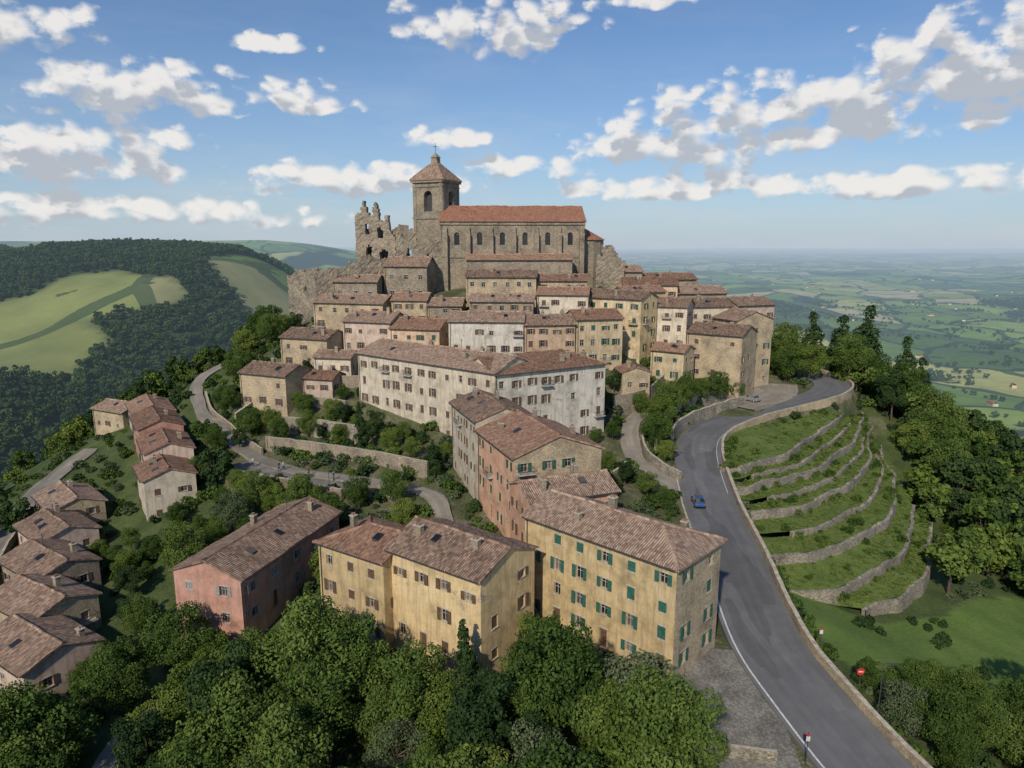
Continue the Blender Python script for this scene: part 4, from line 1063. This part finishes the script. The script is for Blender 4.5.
for (a, b, s, k) in [(27.5, 129, .7, 0), (29, 134, .75, 1), (31.5, 140, .7, 2), (28, 123, .5, 1), (38, 150, .7, 0), (42, 153, .6, 1), (46, 155.5, .7, 2), (36, 147, .6, 1), (52, 159, .5, 0), (33, 145, .55, 3), (27, 144, .5, 0), (22, 148, .5, 4), (31, 153, .5, 2), (19, 141, .4, 0), (21, 136, .35, 4), (16, 128, .3, 0), (19.5, 131, .35, 2),
                     (-26, 125.5, .65, 4), (-22, 122.5, .5, 1), (-33, 129, .45, 1), (-40, 133, .5, 0), (-45, 131, .45, 2), (-37, 139, .5, 1), (-43, 142, .5, 0), (-14, 116.5, .45, 4), (-49, 138, .5, 0), (-53, 137, .55, 2), (-34, 136, .45, 4), (-30, 131, .4, 0), (-18, 120, .4, 0), (-46, 146, .4, 1), (-32, 149.5, .35, 4), (-36, 145.5, .35, 0), (-41, 137.5, .4, 4), (-47, 134.5, .4, 0), (-20, 125.5, .35, 2), (-12, 118.5, .35, 0), (-36.5, 130.5, .35, 4), (-46, 155.5, .4, 4),
                     (-62, 158, .8, 0), (-66, 172, .8, 1), (-60, 172, .8, 2), (-66, 185, .9, 0), (-58, 178, .6, 1), (-62, 180, .8, 2), (-66, 194, .9, 1), (-55, 176, .6, 4), (-64, 150, .5, 0), (-61, 148, .5, 2), (-54, 142, .4, 1), (-57, 130, .5, 0), (-53, 131, .45, 4), (-56, 121, .5, 0), (-47, 114, .4, 1), (-41, 111, .4, 0), (-34, 107, .45, 2),
                     (15, 106, .4, 0), (19, 112, .45, 4), (12, 110, .35, 1), (24, 104, .35, 0), (17, 119, .35, 0), (22, 108, .4, 2), (12, 116, .3, 4), (-13, 92, .45, 0), (-16, 97, .5, 1), (-18, 103, .5, 2), (-24, 104, .5, 0),
                     (70, 176, 1.0, 0), (64, 179, .9, 2), (75, 174, 1.0, 1), (84, 172, 1.1, 2), (88, 178, 1.2, 0), (71, 181, 1.0, 2), (92, 172, 1.2, 0), (96, 166, 1.2, 2), (91, 163, 1.1, 4), (99, 158, 1.2, 0), (95, 152, 1.1, 2), (90, 152, .9, 1), (93, 143, 1.0, 0)]:
    put('broadleaf_tree', NEAR[k], a, b, s)
put('cypress_tree', CONE[1], -27.5, 124, .9); put('cypress_tree', CONE[1], -13, 112, .7)
for (a, b, s) in [(86, 184, 1.55), (91, 181, 1.7), (97, 186, 1.4), (83, 190, 1.4), (101, 178, 1.35), (92, 193, 1.6), (107, 180, 1.3), (80, 196, 1.2)]:
    put('pine_tree', CONE[0], a, b, s)
x, y = grid(-330, 330, 25, 420, 6.0)
r = np.hypot(x, y - 125)
ok = (r < 330) & (~pip(x, y, VILL)) & (~pip(x, y, TERR)) & (~pip(x, y, MEAD)) & ~((x > -62) & (x < 60) & (y < 112)) & (y > 28)
x, y = x[ok], y[ok]; ok = excl(x, y, 2.5, 1.6) & ((fbm(x / 45, y / 45, 17) < .62) | (x > 60)); x, y = x[ok], y[ok]
z = height(x, y); s = rng.uniform(.62, 1.15, len(x)); s[x < -40] *= .82; s[x > 70] *= 1.15
wd = empty('woodland'); k = rng.choice(4, len(x), p=[.36, .2, .2, .24])
for j in range(4): instancer(wd, 'woodland_patch', MID[j], x[k == j], y[k == j], z[k == j] - .3, s[k == j])
x, y = grid(-110, 110, 60, 200, 2.4)
vl = pip(x, y, VILL)
ok = (~pip(x, y, TERR)) & (~pip(x, y, MEAD)) & ((vl & (fbm(x / 9, y / 9, 3) > .38)) | ((~vl) & (rng.random(len(x)) < .4))); x, y = x[ok], y[ok]
ok = excl(x, y, .8, 1.0); x, y = x[ok], y[ok]
z = height(x, y); s = rng.uniform(.6, 1.6, len(x)); k = rng.integers(0, 3, len(x)); ug = empty('undergrowth')
for j in range(3): instancer(ug, 'undergrowth_patch', BUSH[j], x[k == j], y[k == j], z[k == j] - .15, s[k == j])
# rough bank below the parapet
bxx, byy = [], []
RR2 = rights(ROAD)
for p, r_ in zip(ROAD, RR2):
    if 46 < p.y < 118 and p.x < 40:
        for _ in range(2):
            o_ = random.uniform(5.6, 9); q_ = p + r_ * o_; bxx.append(q_.x); byy.append(q_.y)
bxx = np.array(bxx); byy = np.array(byy); kk_ = ~pip(bxx, byy, TERR); bxx, byy = bxx[kk_], byy[kk_]
instancer(ug, 'bank_shrubs', BUSH[0], bxx, byy, height(bxx, byy) - .1, rng.uniform(.5, 1.4, len(bxx)))
tx, ty, tz = [], [], []; bx, by, bz = [], [], []
for (inn, outr, top) in LEV:
    for i in range(n - 1):
        for _ in range(6):
            t = random.uniform(.08, .98); f = random.random()
            a = inn[i].lerp(inn[i + 1], f); b = outr[i].lerp(outr[i + 1], f); p = a.lerp(b, t)
            za = a.z + .1; tx.append(p.x); ty.append(p.y); tz.append(za + (b.z + top - .07 - za) * t)
        if random.random() < .45:
            t = random.choice([random.uniform(.03, .2), random.uniform(.3, .97)]); f = random.random()
            a = inn[i].lerp(inn[i + 1], f); b = outr[i].lerp(outr[i + 1], f); p = a.lerp(b, t)
            za = a.z + .1; bx.append(p.x); by.append(p.y); bz.append(za + (b.z + top - .07 - za) * t)
tp = empty('terrace_planting')
A_ = np.array
instancer(tp, 'terrace_grass_tufts', TUFT[0], A_(tx), A_(ty), A_(tz) - .08, rng.uniform(.4, 1.1, len(tx)))
instancer(tp, 'terrace_shrubs', BUSH[0], A_(bx), A_(by), A_(bz) - .1, rng.uniform(.3, .9, len(bx)))
x, y = grid(36, 110, 60, 114, 2.2); ok = pip(x, y, MEAD) & (fbm(x / 10, y / 10, 61) > .68); x, y = x[ok], y[ok]
instancer(tp, 'meadow_shrubs', BUSH[2], x, y, height(x, y) - .1, rng.uniform(.4, 1.3, len(x)))
x, y = grid(-1500, 200, 250, 2000, 9.5)
ok = (np.hypot(x, y - 125) > 315) & (forestmask(x, y) > .5) & (np.abs(x) < y * 1.0 + 100); x, y = x[ok], y[ok]
df = empty('distant_forest'); z = height(x, y, False); s = rng.uniform(.7, 1.25, len(x)); k = rng.integers(0, 2, len(x))
for j in range(2): instancer(df, 'forest_patch', FAR[j], x[k == j], y[k == j], z[k == j] - 1.0, s[k == j])
x, y = grid(100, 2600, 250, 3000, 14.0)
hl = np.abs(np.sin(x / 95 + 2.5 * fbm(x / 500, y / 500, 5))) ; hl2 = np.abs(np.sin(y / 130 + 2.5 * fbm(x / 400, y / 400, 6)))
ok = (np.hypot(x, y - 125) > 315) & ((forestmask(x, y) > .5) | (fbm(x / 60, y / 60, 77) > .69) | (((hl < .05) | (hl2 < .05)) & (fbm(x / 90, y / 90, 78) > .45))) & (np.abs(x) < y * .9 + 150); x, y = x[ok], y[ok]
z = height(x, y, False); s = rng.uniform(.5, 1.1, len(x)); k = rng.integers(0, 2, len(x))
for j in range(2): instancer(df, 'forest_patch', FAR[j], x[k == j], y[k == j], z[k == j] - 1.0, s[k == j])
fm = MB()
for i in range(60):
    yy = random.uniform(900, 4800); xx = random.uniform(.05, .75) * yy; zz = float(height([xx], [yy], False)[0]); ro = random.random() * 3
    hx, hy = random.uniform(5, 10), random.uniform(3.5, 5)
    abox(fm, (xx, yy), hx, hy, zz - 2, zz + 5, 0, ro)
    f_ = frame_fn((xx, yy), (math.cos(ro), math.sin(ro)), (math.sin(ro), -math.cos(ro)))
    fm.face([f_(-hx - .5, zz + 4.8, hy + .6), f_(hx + .5, zz + 4.8, hy + .6), f_(hx + .5, zz + 7.5, 0), f_(-hx - .5, zz + 7.5, 0)], 1)
    fm.face([f_(hx + .5, zz + 4.8, -hy - .6), f_(-hx - .5, zz + 4.8, -hy - .6), f_(-hx - .5, zz + 7.5, 0), f_(hx + .5, zz + 7.5, 0)], 1)
fm.build('distant_farmhouses', ['cream', 'tile2'])

# ------------------------------------------------------------------ cars
def carpaint(name, c):
    m, nt, out = new_mat(name); pos = nd(nt, 'ShaderNodeNewGeometry').outputs['Position']
    n_ = nd(nt, 'ShaderNodeTexNoise', {'Vector': pos, 'Scale': 3.0}).outputs[0]
    a = RAMP(nt, n_, [(0.3, tuple(v * .9 for v in c)), (0.7, c)]); finish(nt, out, a, 0.25, spec=.6); return m
for nm, c in (('carblue', (0.03, 0.09, 0.22)), ('cargrey', (0.25, 0.26, 0.27)), ('carwhite', (0.6, 0.6, 0.6)), ('cardark', (0.03, 0.03, 0.035))): MAT[nm] = carpaint(nm, c)
def car(name, x, y, z, ang, paint, pitch=0):
    e = empty(name, (x, y, z)); e.rotation_euler = (pitch, 0, ang)
    B = MB(); Wd = MB()
    st = [(-2.1, .72, .38, .62, .62, .6), (-1.98, .84, .25, .80, .80, .7), (-1.75, .86, .22, .92, 1.0, .66), (-1.3, .88, .22, .95, 1.40, .60), (-.6, .88, .22, .95, 1.47, .60), (.3, .88, .22, .93, 1.42, .60), (.95, .87, .22, .90, .96, .68), (1.7, .85, .22, .78, .79, .7), (2.0, .80, .25, .66, .67, .62), (2.12, .66, .38, .52, .53, .5)]
    def rg(s): y_, w_, zl, zb_, zr, rw = s; return [(-w_ * .92, y_, zl), (-w_, y_, (zl + zb_) / 2), (-w_ * .95, y_, zb_), (-rw, y_, zr), (0, y_, zr + .02), (rw, y_, zr), (w_ * .95, y_, zb_), (w_, y_, (zl + zb_) / 2), (w_ * .92, y_, zl)]
    for s0, s1 in zip(st[:-1], st[1:]):
        a, b = rg(s0), rg(s1)
        for k_ in range(8):
            cabin = max(s0[4] - s0[3], s1[4] - s1[3]) > .2
            gl = (k_ in (2, 5) and cabin) or (k_ in (3, 4) and cabin and abs(s0[4] - s1[4]) > .3)
            B.face([a[k_], b[k_], b[k_ + 1], a[k_ + 1]], 1 if gl else 0)
        B.face([a[0], a[8], b[8], b[0]], 0)
    B.face(rg(st[0]), 0); B.face(rg(st[-1])[::-1], 0)
    B.build('body', [paint, 'glass'], e, False)
    for sx in (-1, 1):
        for wy in (-1.3, 1.3):
            for k_ in range(14):
                a0 = k_ / 14 * 6.283; a1 = (k_ + 1) / 14 * 6.283
                p = lambda a_, r_, xx: (xx, wy + math.cos(a_) * r_, .31 + math.sin(a_) * r_)
                xo = sx * .90; xi = sx * .68
                Wd.face([p(a0, .31, xi), p(a1, .31, xi), p(a1, .31, xo), p(a0, .31, xo)], 0)
                Wd.face([p(a0, .31, xo), p(a1, .31, xo), p(a1, .19, xo + sx * .01), p(a0, .19, xo + sx * .01)], 0)
                Wd.face([p(a0, .19, xo + sx * .01), p(a1, .19, xo + sx * .01), (xo + sx * .015, wy, .31)], 1)
    Wd.build('wheels', ['rubber', 'frame'], e)
    Lm = MB()
    for sx in (-1, 1):
        abox(Lm, (sx * .6, 2.06), .14, .05, .55, .66, 0); abox(Lm, (sx * .68, -2.05), .1, .04, .66, .8, 1)
    abox(Lm, (0, 2.1), .3, .03, .4, .5, 0)
    Lm.build('lamps', ['whitepaint', 'redpaint'], e)
    return e
car('blue_car', 29.3, 104.5, -40.08 + .02, math.radians(-5), 'carblue')
car('parked_car', 55, 157.5, -35.2, math.radians(40), 'cargrey'); car('parked_car', -18.5, 91, -42.0, math.radians(-20), 'cardark')

def person(x, y, z, ang, top, legs, stride=.18):
    e = empty('pedestrian', (x, y, z)); e.rotation_euler = (0, 0, ang)
    def skin(name, V, E, R_, mat):
        me = bpy.data.meshes.new(name); me.from_pydata(V, E, []); me.materials.append(MAT[mat])
        o = bpy.data.objects.new(name, me); COL.objects.link(o); o.parent = e
        o.modifiers.new('skin', 'SKIN')
        if not me.skin_vertices: return o
        for i_, r_ in enumerate(R_): me.skin_vertices[0].data[i_].radius = (r_, r_); me.skin_vertices[0].data[i_].use_root = (i_ == 0)
        s_ = o.modifiers.new('sub', 'SUBSURF'); s_.levels = 1; s_.render_levels = 1
        return o
    skin('trousers', [(0, 0, .93), (-.09, stride * .4, .52), (-.1, stride, .06), (.09, -stride * .2, .5), (.1, -stride, .08), (-.1, stride + .14, .03), (.1, -stride + .14, .03)], [(0, 1), (1, 2), (0, 3), (3, 4), (2, 5), (4, 6)], [.13, .075, .05, .075, .05, .035, .035], legs)
    skin('jacket', [(0, 0, .95), (0, 0, 1.2), (0, 0, 1.42), (-.19, 0, 1.4), (-.24, -.05, 1.12), (-.22, .08, .9), (.19, 0, 1.4), (.24, .05, 1.12), (.22, .12, .9)], [(0, 1), (1, 2), (2, 3), (3, 4), (4, 5), (2, 6), (6, 7), (7, 8)], [.14, .15, .12, .07, .05, .035, .07, .05, .035], top)
    skin('head', [(0, 0, 1.45), (0, .01, 1.58), (0, .02, 1.68)], [(0, 1), (1, 2)], [.05, .09, .085], 'skin')
for i_, (a, b, c_, t_) in enumerate([(-41, 118.0, 1.2, 'cloth1'), (-40.3, 118.3, 1.0, 'cloth2'), (-35, 115.2, -2, 'cloth3'), (-46.5, 120.5, .4, 'cloth2'), (-30, 112.5, 2.1, 'cloth1')]): person(a, b, -39.05, c_, t_, 'cloth1')

# ------------------------------------------------------------------ signs, lamps
def post(name, x, y, z, h, kind):
    e = empty(name, (x, y, z)); P = MB()
    for k_ in range(8):
        a0 = k_ / 8 * 6.283; a1 = (k_ + 1) / 8 * 6.283; r_ = .045
        P.face([(math.cos(a0) * r_, math.sin(a0) * r_, -.6), (math.cos(a1) * r_, math.sin(a1) * r_, -.6), (math.cos(a1) * r_, math.sin(a1) * r_, h), (math.cos(a0) * r_, math.sin(a0) * r_, h)], 0)
    P.build('post', ['metal'], e); D = MB()
    if kind == 'round':
        for r0, r1, mi, off in ((0, .25, 0, -.07), (.25, .38, 0, -.07)):
            for k_ in range(20):
                a0 = k_ / 20 * 6.283; a1 = (k_ + 1) / 20 * 6.283
                f = lambda a_, r_, o: (math.cos(a_) * r_, o, h - .3 + math.sin(a_) * r_)
                D.face([f(a0, r0, off), f(a1, r0, off), f(a1, r1, off), f(a0, r1, off)], mi); D.face([f(a0, r0, off + .02), f(a0, r1, off + .02), f(a1, r1, off + .02), f(a1, r0, off + .02)], 2)
        abox(D, (0, -.08), .22, .008, h - .36, h - .24, 1)
        D.build('disc', ['redpaint', 'whitepaint', 'metal'], e)
    elif kind == 'plate':
        abox(D, (0, -.07), .17, .015, h - .75, h - .3, 0); abox(D, (0, -.07), .17, .015, h - .29, h - .1, 1); D.build('plate', ['whitepaint', 'redpaint'], e)
    elif kind == 'lamp':
        abox(D, (0.5, 0), .55, .03, h - .05, h, 0); abox(D, (1.0, 0), .28, .12, h - .16, h - .05, 0); D.build('lamp_head', ['metal'], e)
    return e
def roadpt(yv, off):
    i = min(range(len(ROAD)), key=lambda i: abs(ROAD[i].y - yv) + (0 if ROAD[i].y < 175 else 50)); return ROAD[i] + rights(ROAD)[i] * off
for yv, off, h, kd, nm in ((61, 5.4, 2.8, 'round', 'no_entry_sign'), (54.5, -4.6, 2.8, 'plate', 'traffic_sign'), (68, 5.4, 2.6, 'plate', 'traffic_sign'), (57, 5.4, 5.5, 'lamp', 'street_lamp'), (84, -4.8, 5.5, 'lamp', 'street_lamp'), (118, -4.8, 5.5, 'lamp', 'street_lamp')):
    p = roadpt(yv, off); post(nm, p.x, p.y, p.z, h, kd)
post('street_lamp', -46, 127, -38.9, 5, 'lamp'); post('street_lamp', -30, 109.5, -38.9, 5, 'lamp')

# ------------------------------------------------------------------ world
SUN_EL, SUN_AZ = math.radians(36), math.radians(200)
w = bpy.data.worlds.new('World'); scene.world = w; w.use_nodes = True
nt = w.node_tree; nt.nodes.clear(); out = nt.nodes.new('ShaderNodeOutputWorld'); bg = nt.nodes.new('ShaderNodeBackground')
sky = nt.nodes.new('ShaderNodeTexSky'); sky.sky_type = 'NISHITA'; sky.sun_disc = False; sky.sun_elevation = SUN_EL; sky.sun_rotation = SUN_AZ
sky.air_density = 1.0; sky.dust_density = 0.5; sky.ozone_density = 2.0; sky.altitude = 400
g = bpy.data.node_groups.new('cloud_density', 'ShaderNodeTree')
g.interface.new_socket('Vector', in_out='INPUT', socket_type='NodeSocketVector'); g.interface.new_socket('Detail', in_out='INPUT', socket_type='NodeSocketFloat'); g.interface.new_socket('Density', in_out='OUTPUT', socket_type='NodeSocketFloat')
gi = g.nodes.new('NodeGroupInput'); go = g.nodes.new('NodeGroupOutput')
BL = [(-.02, .275, .13, .048, .026), (.188, .312, .05, .018, .012), (.21, .128, .13, .038, .030), (.32, .150, .15, .062, .046), (.43, .160, .10, .045, .04), (.545, .195, .13, .062, .040), (.63, .225, .12, .058, .038), (-.60, .235, .10, .040, .022), (-.46, .178, .13, .038, .022),
      (-.55, .10, .16, .050, .028), (-.285, .180, .075, .026, .014), (-.09, .14, .055, .018, .012), (-.20, .082, .17, .026, .02), (-.31, .25, .06, .012, .010), (.05, .105, .13, .018, .014), (.25, .075, .18, .020, .014),
      (.48, .070, .20, .022, .014), (.60, .145, .08, .022, .016), (-.55, .040, .28, .022, .018), (1.15, .25, .3, .09, .05), (-1.15, .2, .3, .08, .05)]
best = None
for a, e_, ra, ru, rd_ in BL:
    v1 = nd(g, 'ShaderNodeVectorMath', {0: gi.outputs[0], 1: (1 / ra, 1 / ru, -1 / rd_), 2: (-a / ra, -e_ / ru, e_ / rd_)}, operation='MULTIPLY_ADD').outputs[0]
    v2 = nd(g, 'ShaderNodeVectorMath', {0: v1, 1: (-99, 0, 0)}, operation='MAXIMUM').outputs[0]
    dt = nd(g, 'ShaderNodeVectorMath', {0: v2, 1: v2}, operation='DOT_PRODUCT').outputs['Value']
    best = dt if best is None else M(g, 'MINIMUM', best, dt)
best = M(g, 'MINIMUM', best, 3.0)
mp = nd(g, 'ShaderNodeMapping', {'Vector': gi.outputs[0], 'Scale': (1.0, 1.45, 0.0)}).outputs[0]
nz = nd(g, 'ShaderNodeTexNoise', {'Vector': mp, 'Scale': 17.0, 'Detail': gi.outputs[1], 'Roughness': 0.55}, noise_dimensions='2D').outputs[0]
# billows: rounded cells warped by the noise
wp = nd(g, 'ShaderNodeVectorMath', {0: nd(g, 'ShaderNodeCombineXYZ', {0: nz, 1: nz}).outputs[0], 'Scale': 0.05}, operation='SCALE').outputs[0]
wp = nd(g, 'ShaderNodeVectorMath', {0: mp, 1: wp}, operation='ADD').outputs[0]
vb_ = nd(g, 'ShaderNodeTexVoronoi', {'Vector': wp, 'Scale': 34.0, 'Smoothness': .45}, feature='SMOOTH_F1', voronoi_dimensions='2D').outputs['Distance']
bil = M(g, 'MULTIPLY_ADD', vb_, -1.5, 0.68)
nz = M(g, 'MULTIPLY_ADD', nz, 3.8, -1.9)
v = M(g, 'ADD', M(g, 'SUBTRACT', 1.0, best), M(g, 'ADD', nz, bil))
dn = nd(g, 'ShaderNodeMapRange', {'Value': v, 'From Min': -0.1, 'From Max': 0.95}, interpolation_type='SMOOTHSTEP').outputs[0]
g.links.new(dn, go.inputs[0])
tcw = nt.nodes.new('ShaderNodeTexCoord'); s3 = nd(nt, 'ShaderNodeSeparateXYZ', {0: tcw.outputs['Generated']})
az = M(nt, 'ARCTAN2', s3.outputs[0], s3.outputs[1])
hz = M(nt, 'SQRT', M(nt, 'ADD', M(nt, 'MULTIPLY', s3.outputs[0], s3.outputs[0]), M(nt, 'MULTIPLY', s3.outputs[1], s3.outputs[1])))
el = M(nt, 'DIVIDE', s3.outputs[2], M(nt, 'MAXIMUM', hz, .01))
P1_ = nd(nt, 'ShaderNodeCombineXYZ', {0: az, 1: el, 2: el}).outputs[0]
P2_ = nd(nt, 'ShaderNodeVectorMath', {0: P1_, 1: (-0.008, 0.024, 0.024)}, operation='ADD').outputs[0]
g1 = nt.nodes.new('ShaderNodeGroup'); g1.node_tree = g; nt.links.new(P1_, g1.inputs[0]); g1.inputs[1].default_value = 7.0
g2 = nt.nodes.new('ShaderNodeGroup'); g2.node_tree = g; nt.links.new(P2_, g2.inputs[0]); g2.inputs[1].default_value = 4.0
cc = RAMP(nt, g2.outputs[0], [(0.0, (8.6, 8.4, 8.1)), (0.5, (7.3, 7.2, 7.2)), (1.0, (4.7, 5.0, 5.5))])
cl = M(nt, 'MULTIPLY', g1.outputs[0], 0.94)
hzf = M(nt, 'EXPONENT', M(nt, 'MULTIPLY', M(nt, 'MAXIMUM', el, 0.0), -8.0))
tint = MIX(nt, 1.0, sky.outputs[0], (0.60, 0.80, 1.0), 'MULTIPLY')
hs_ = MIX(nt, M(nt, 'MULTIPLY', hzf, .85), tint, (4.8, 5.5, 6.4))
mv = nd(nt, 'ShaderNodeMapping', {'Vector': P1_, 'Scale': (3.0, 13.0, 0.0)}).outputs[0]
nv = nd(nt, 'ShaderNodeTexNoise', {'Vector': mv, 'Scale': 1.4, 'Detail': 5.0, 'Roughness': .6}, noise_dimensions='2D').outputs[0]
vb = M(nt, 'MULTIPLY', M(nt, 'SUBTRACT', nv, .46, clamp=True), 3.0, clamp=True)
vb = M(nt, 'MULTIPLY', vb, M(nt, 'EXPONENT', M(nt, 'MULTIPLY', M(nt, 'MAXIMUM', el, 0.0), -7.0)))
hs_ = MIX(nt, M(nt, 'MULTIPLY', vb, .6), hs_, (6.0, 6.3, 6.7))
c = MIX(nt, cl, hs_, cc)
nt.links.new(c, bg.inputs[0]); bg.inputs[1].default_value = 0.10
nt.links.new(bg.outputs[0], out.inputs[0])
w.cycles.sampling_method = 'NONE'

sl = bpy.data.lights.new('sun', 'SUN'); sl.energy = 3.4; sl.angle = math.radians(1.5); sl.color = (1, .90, .76)
so = bpy.data.objects.new('sun', sl); COL.objects.link(so)
sd = Vector((math.sin(SUN_AZ) * math.cos(SUN_EL), math.cos(SUN_AZ) * math.cos(SUN_EL), math.sin(SUN_EL)))
so.rotation_euler = (-sd).to_track_quat('-Z', 'Y').to_euler(); so.location = (60, -60, 80)

cam = bpy.data.cameras.new('camera'); co = bpy.data.objects.new('camera', cam); COL.objects.link(co)
cam.sensor_width = 36; cam.lens = 700 / 1024 * 36; cam.clip_end = 90000; cam.clip_start = .5
co.location = (0, 0, 0); co.rotation_euler = (math.radians(90 - 11.23), 0, 0)
scene.camera = co
scene.view_settings.view_transform = 'Standard'; scene.view_settings.look = 'None'; scene.view_settings.exposure = 0
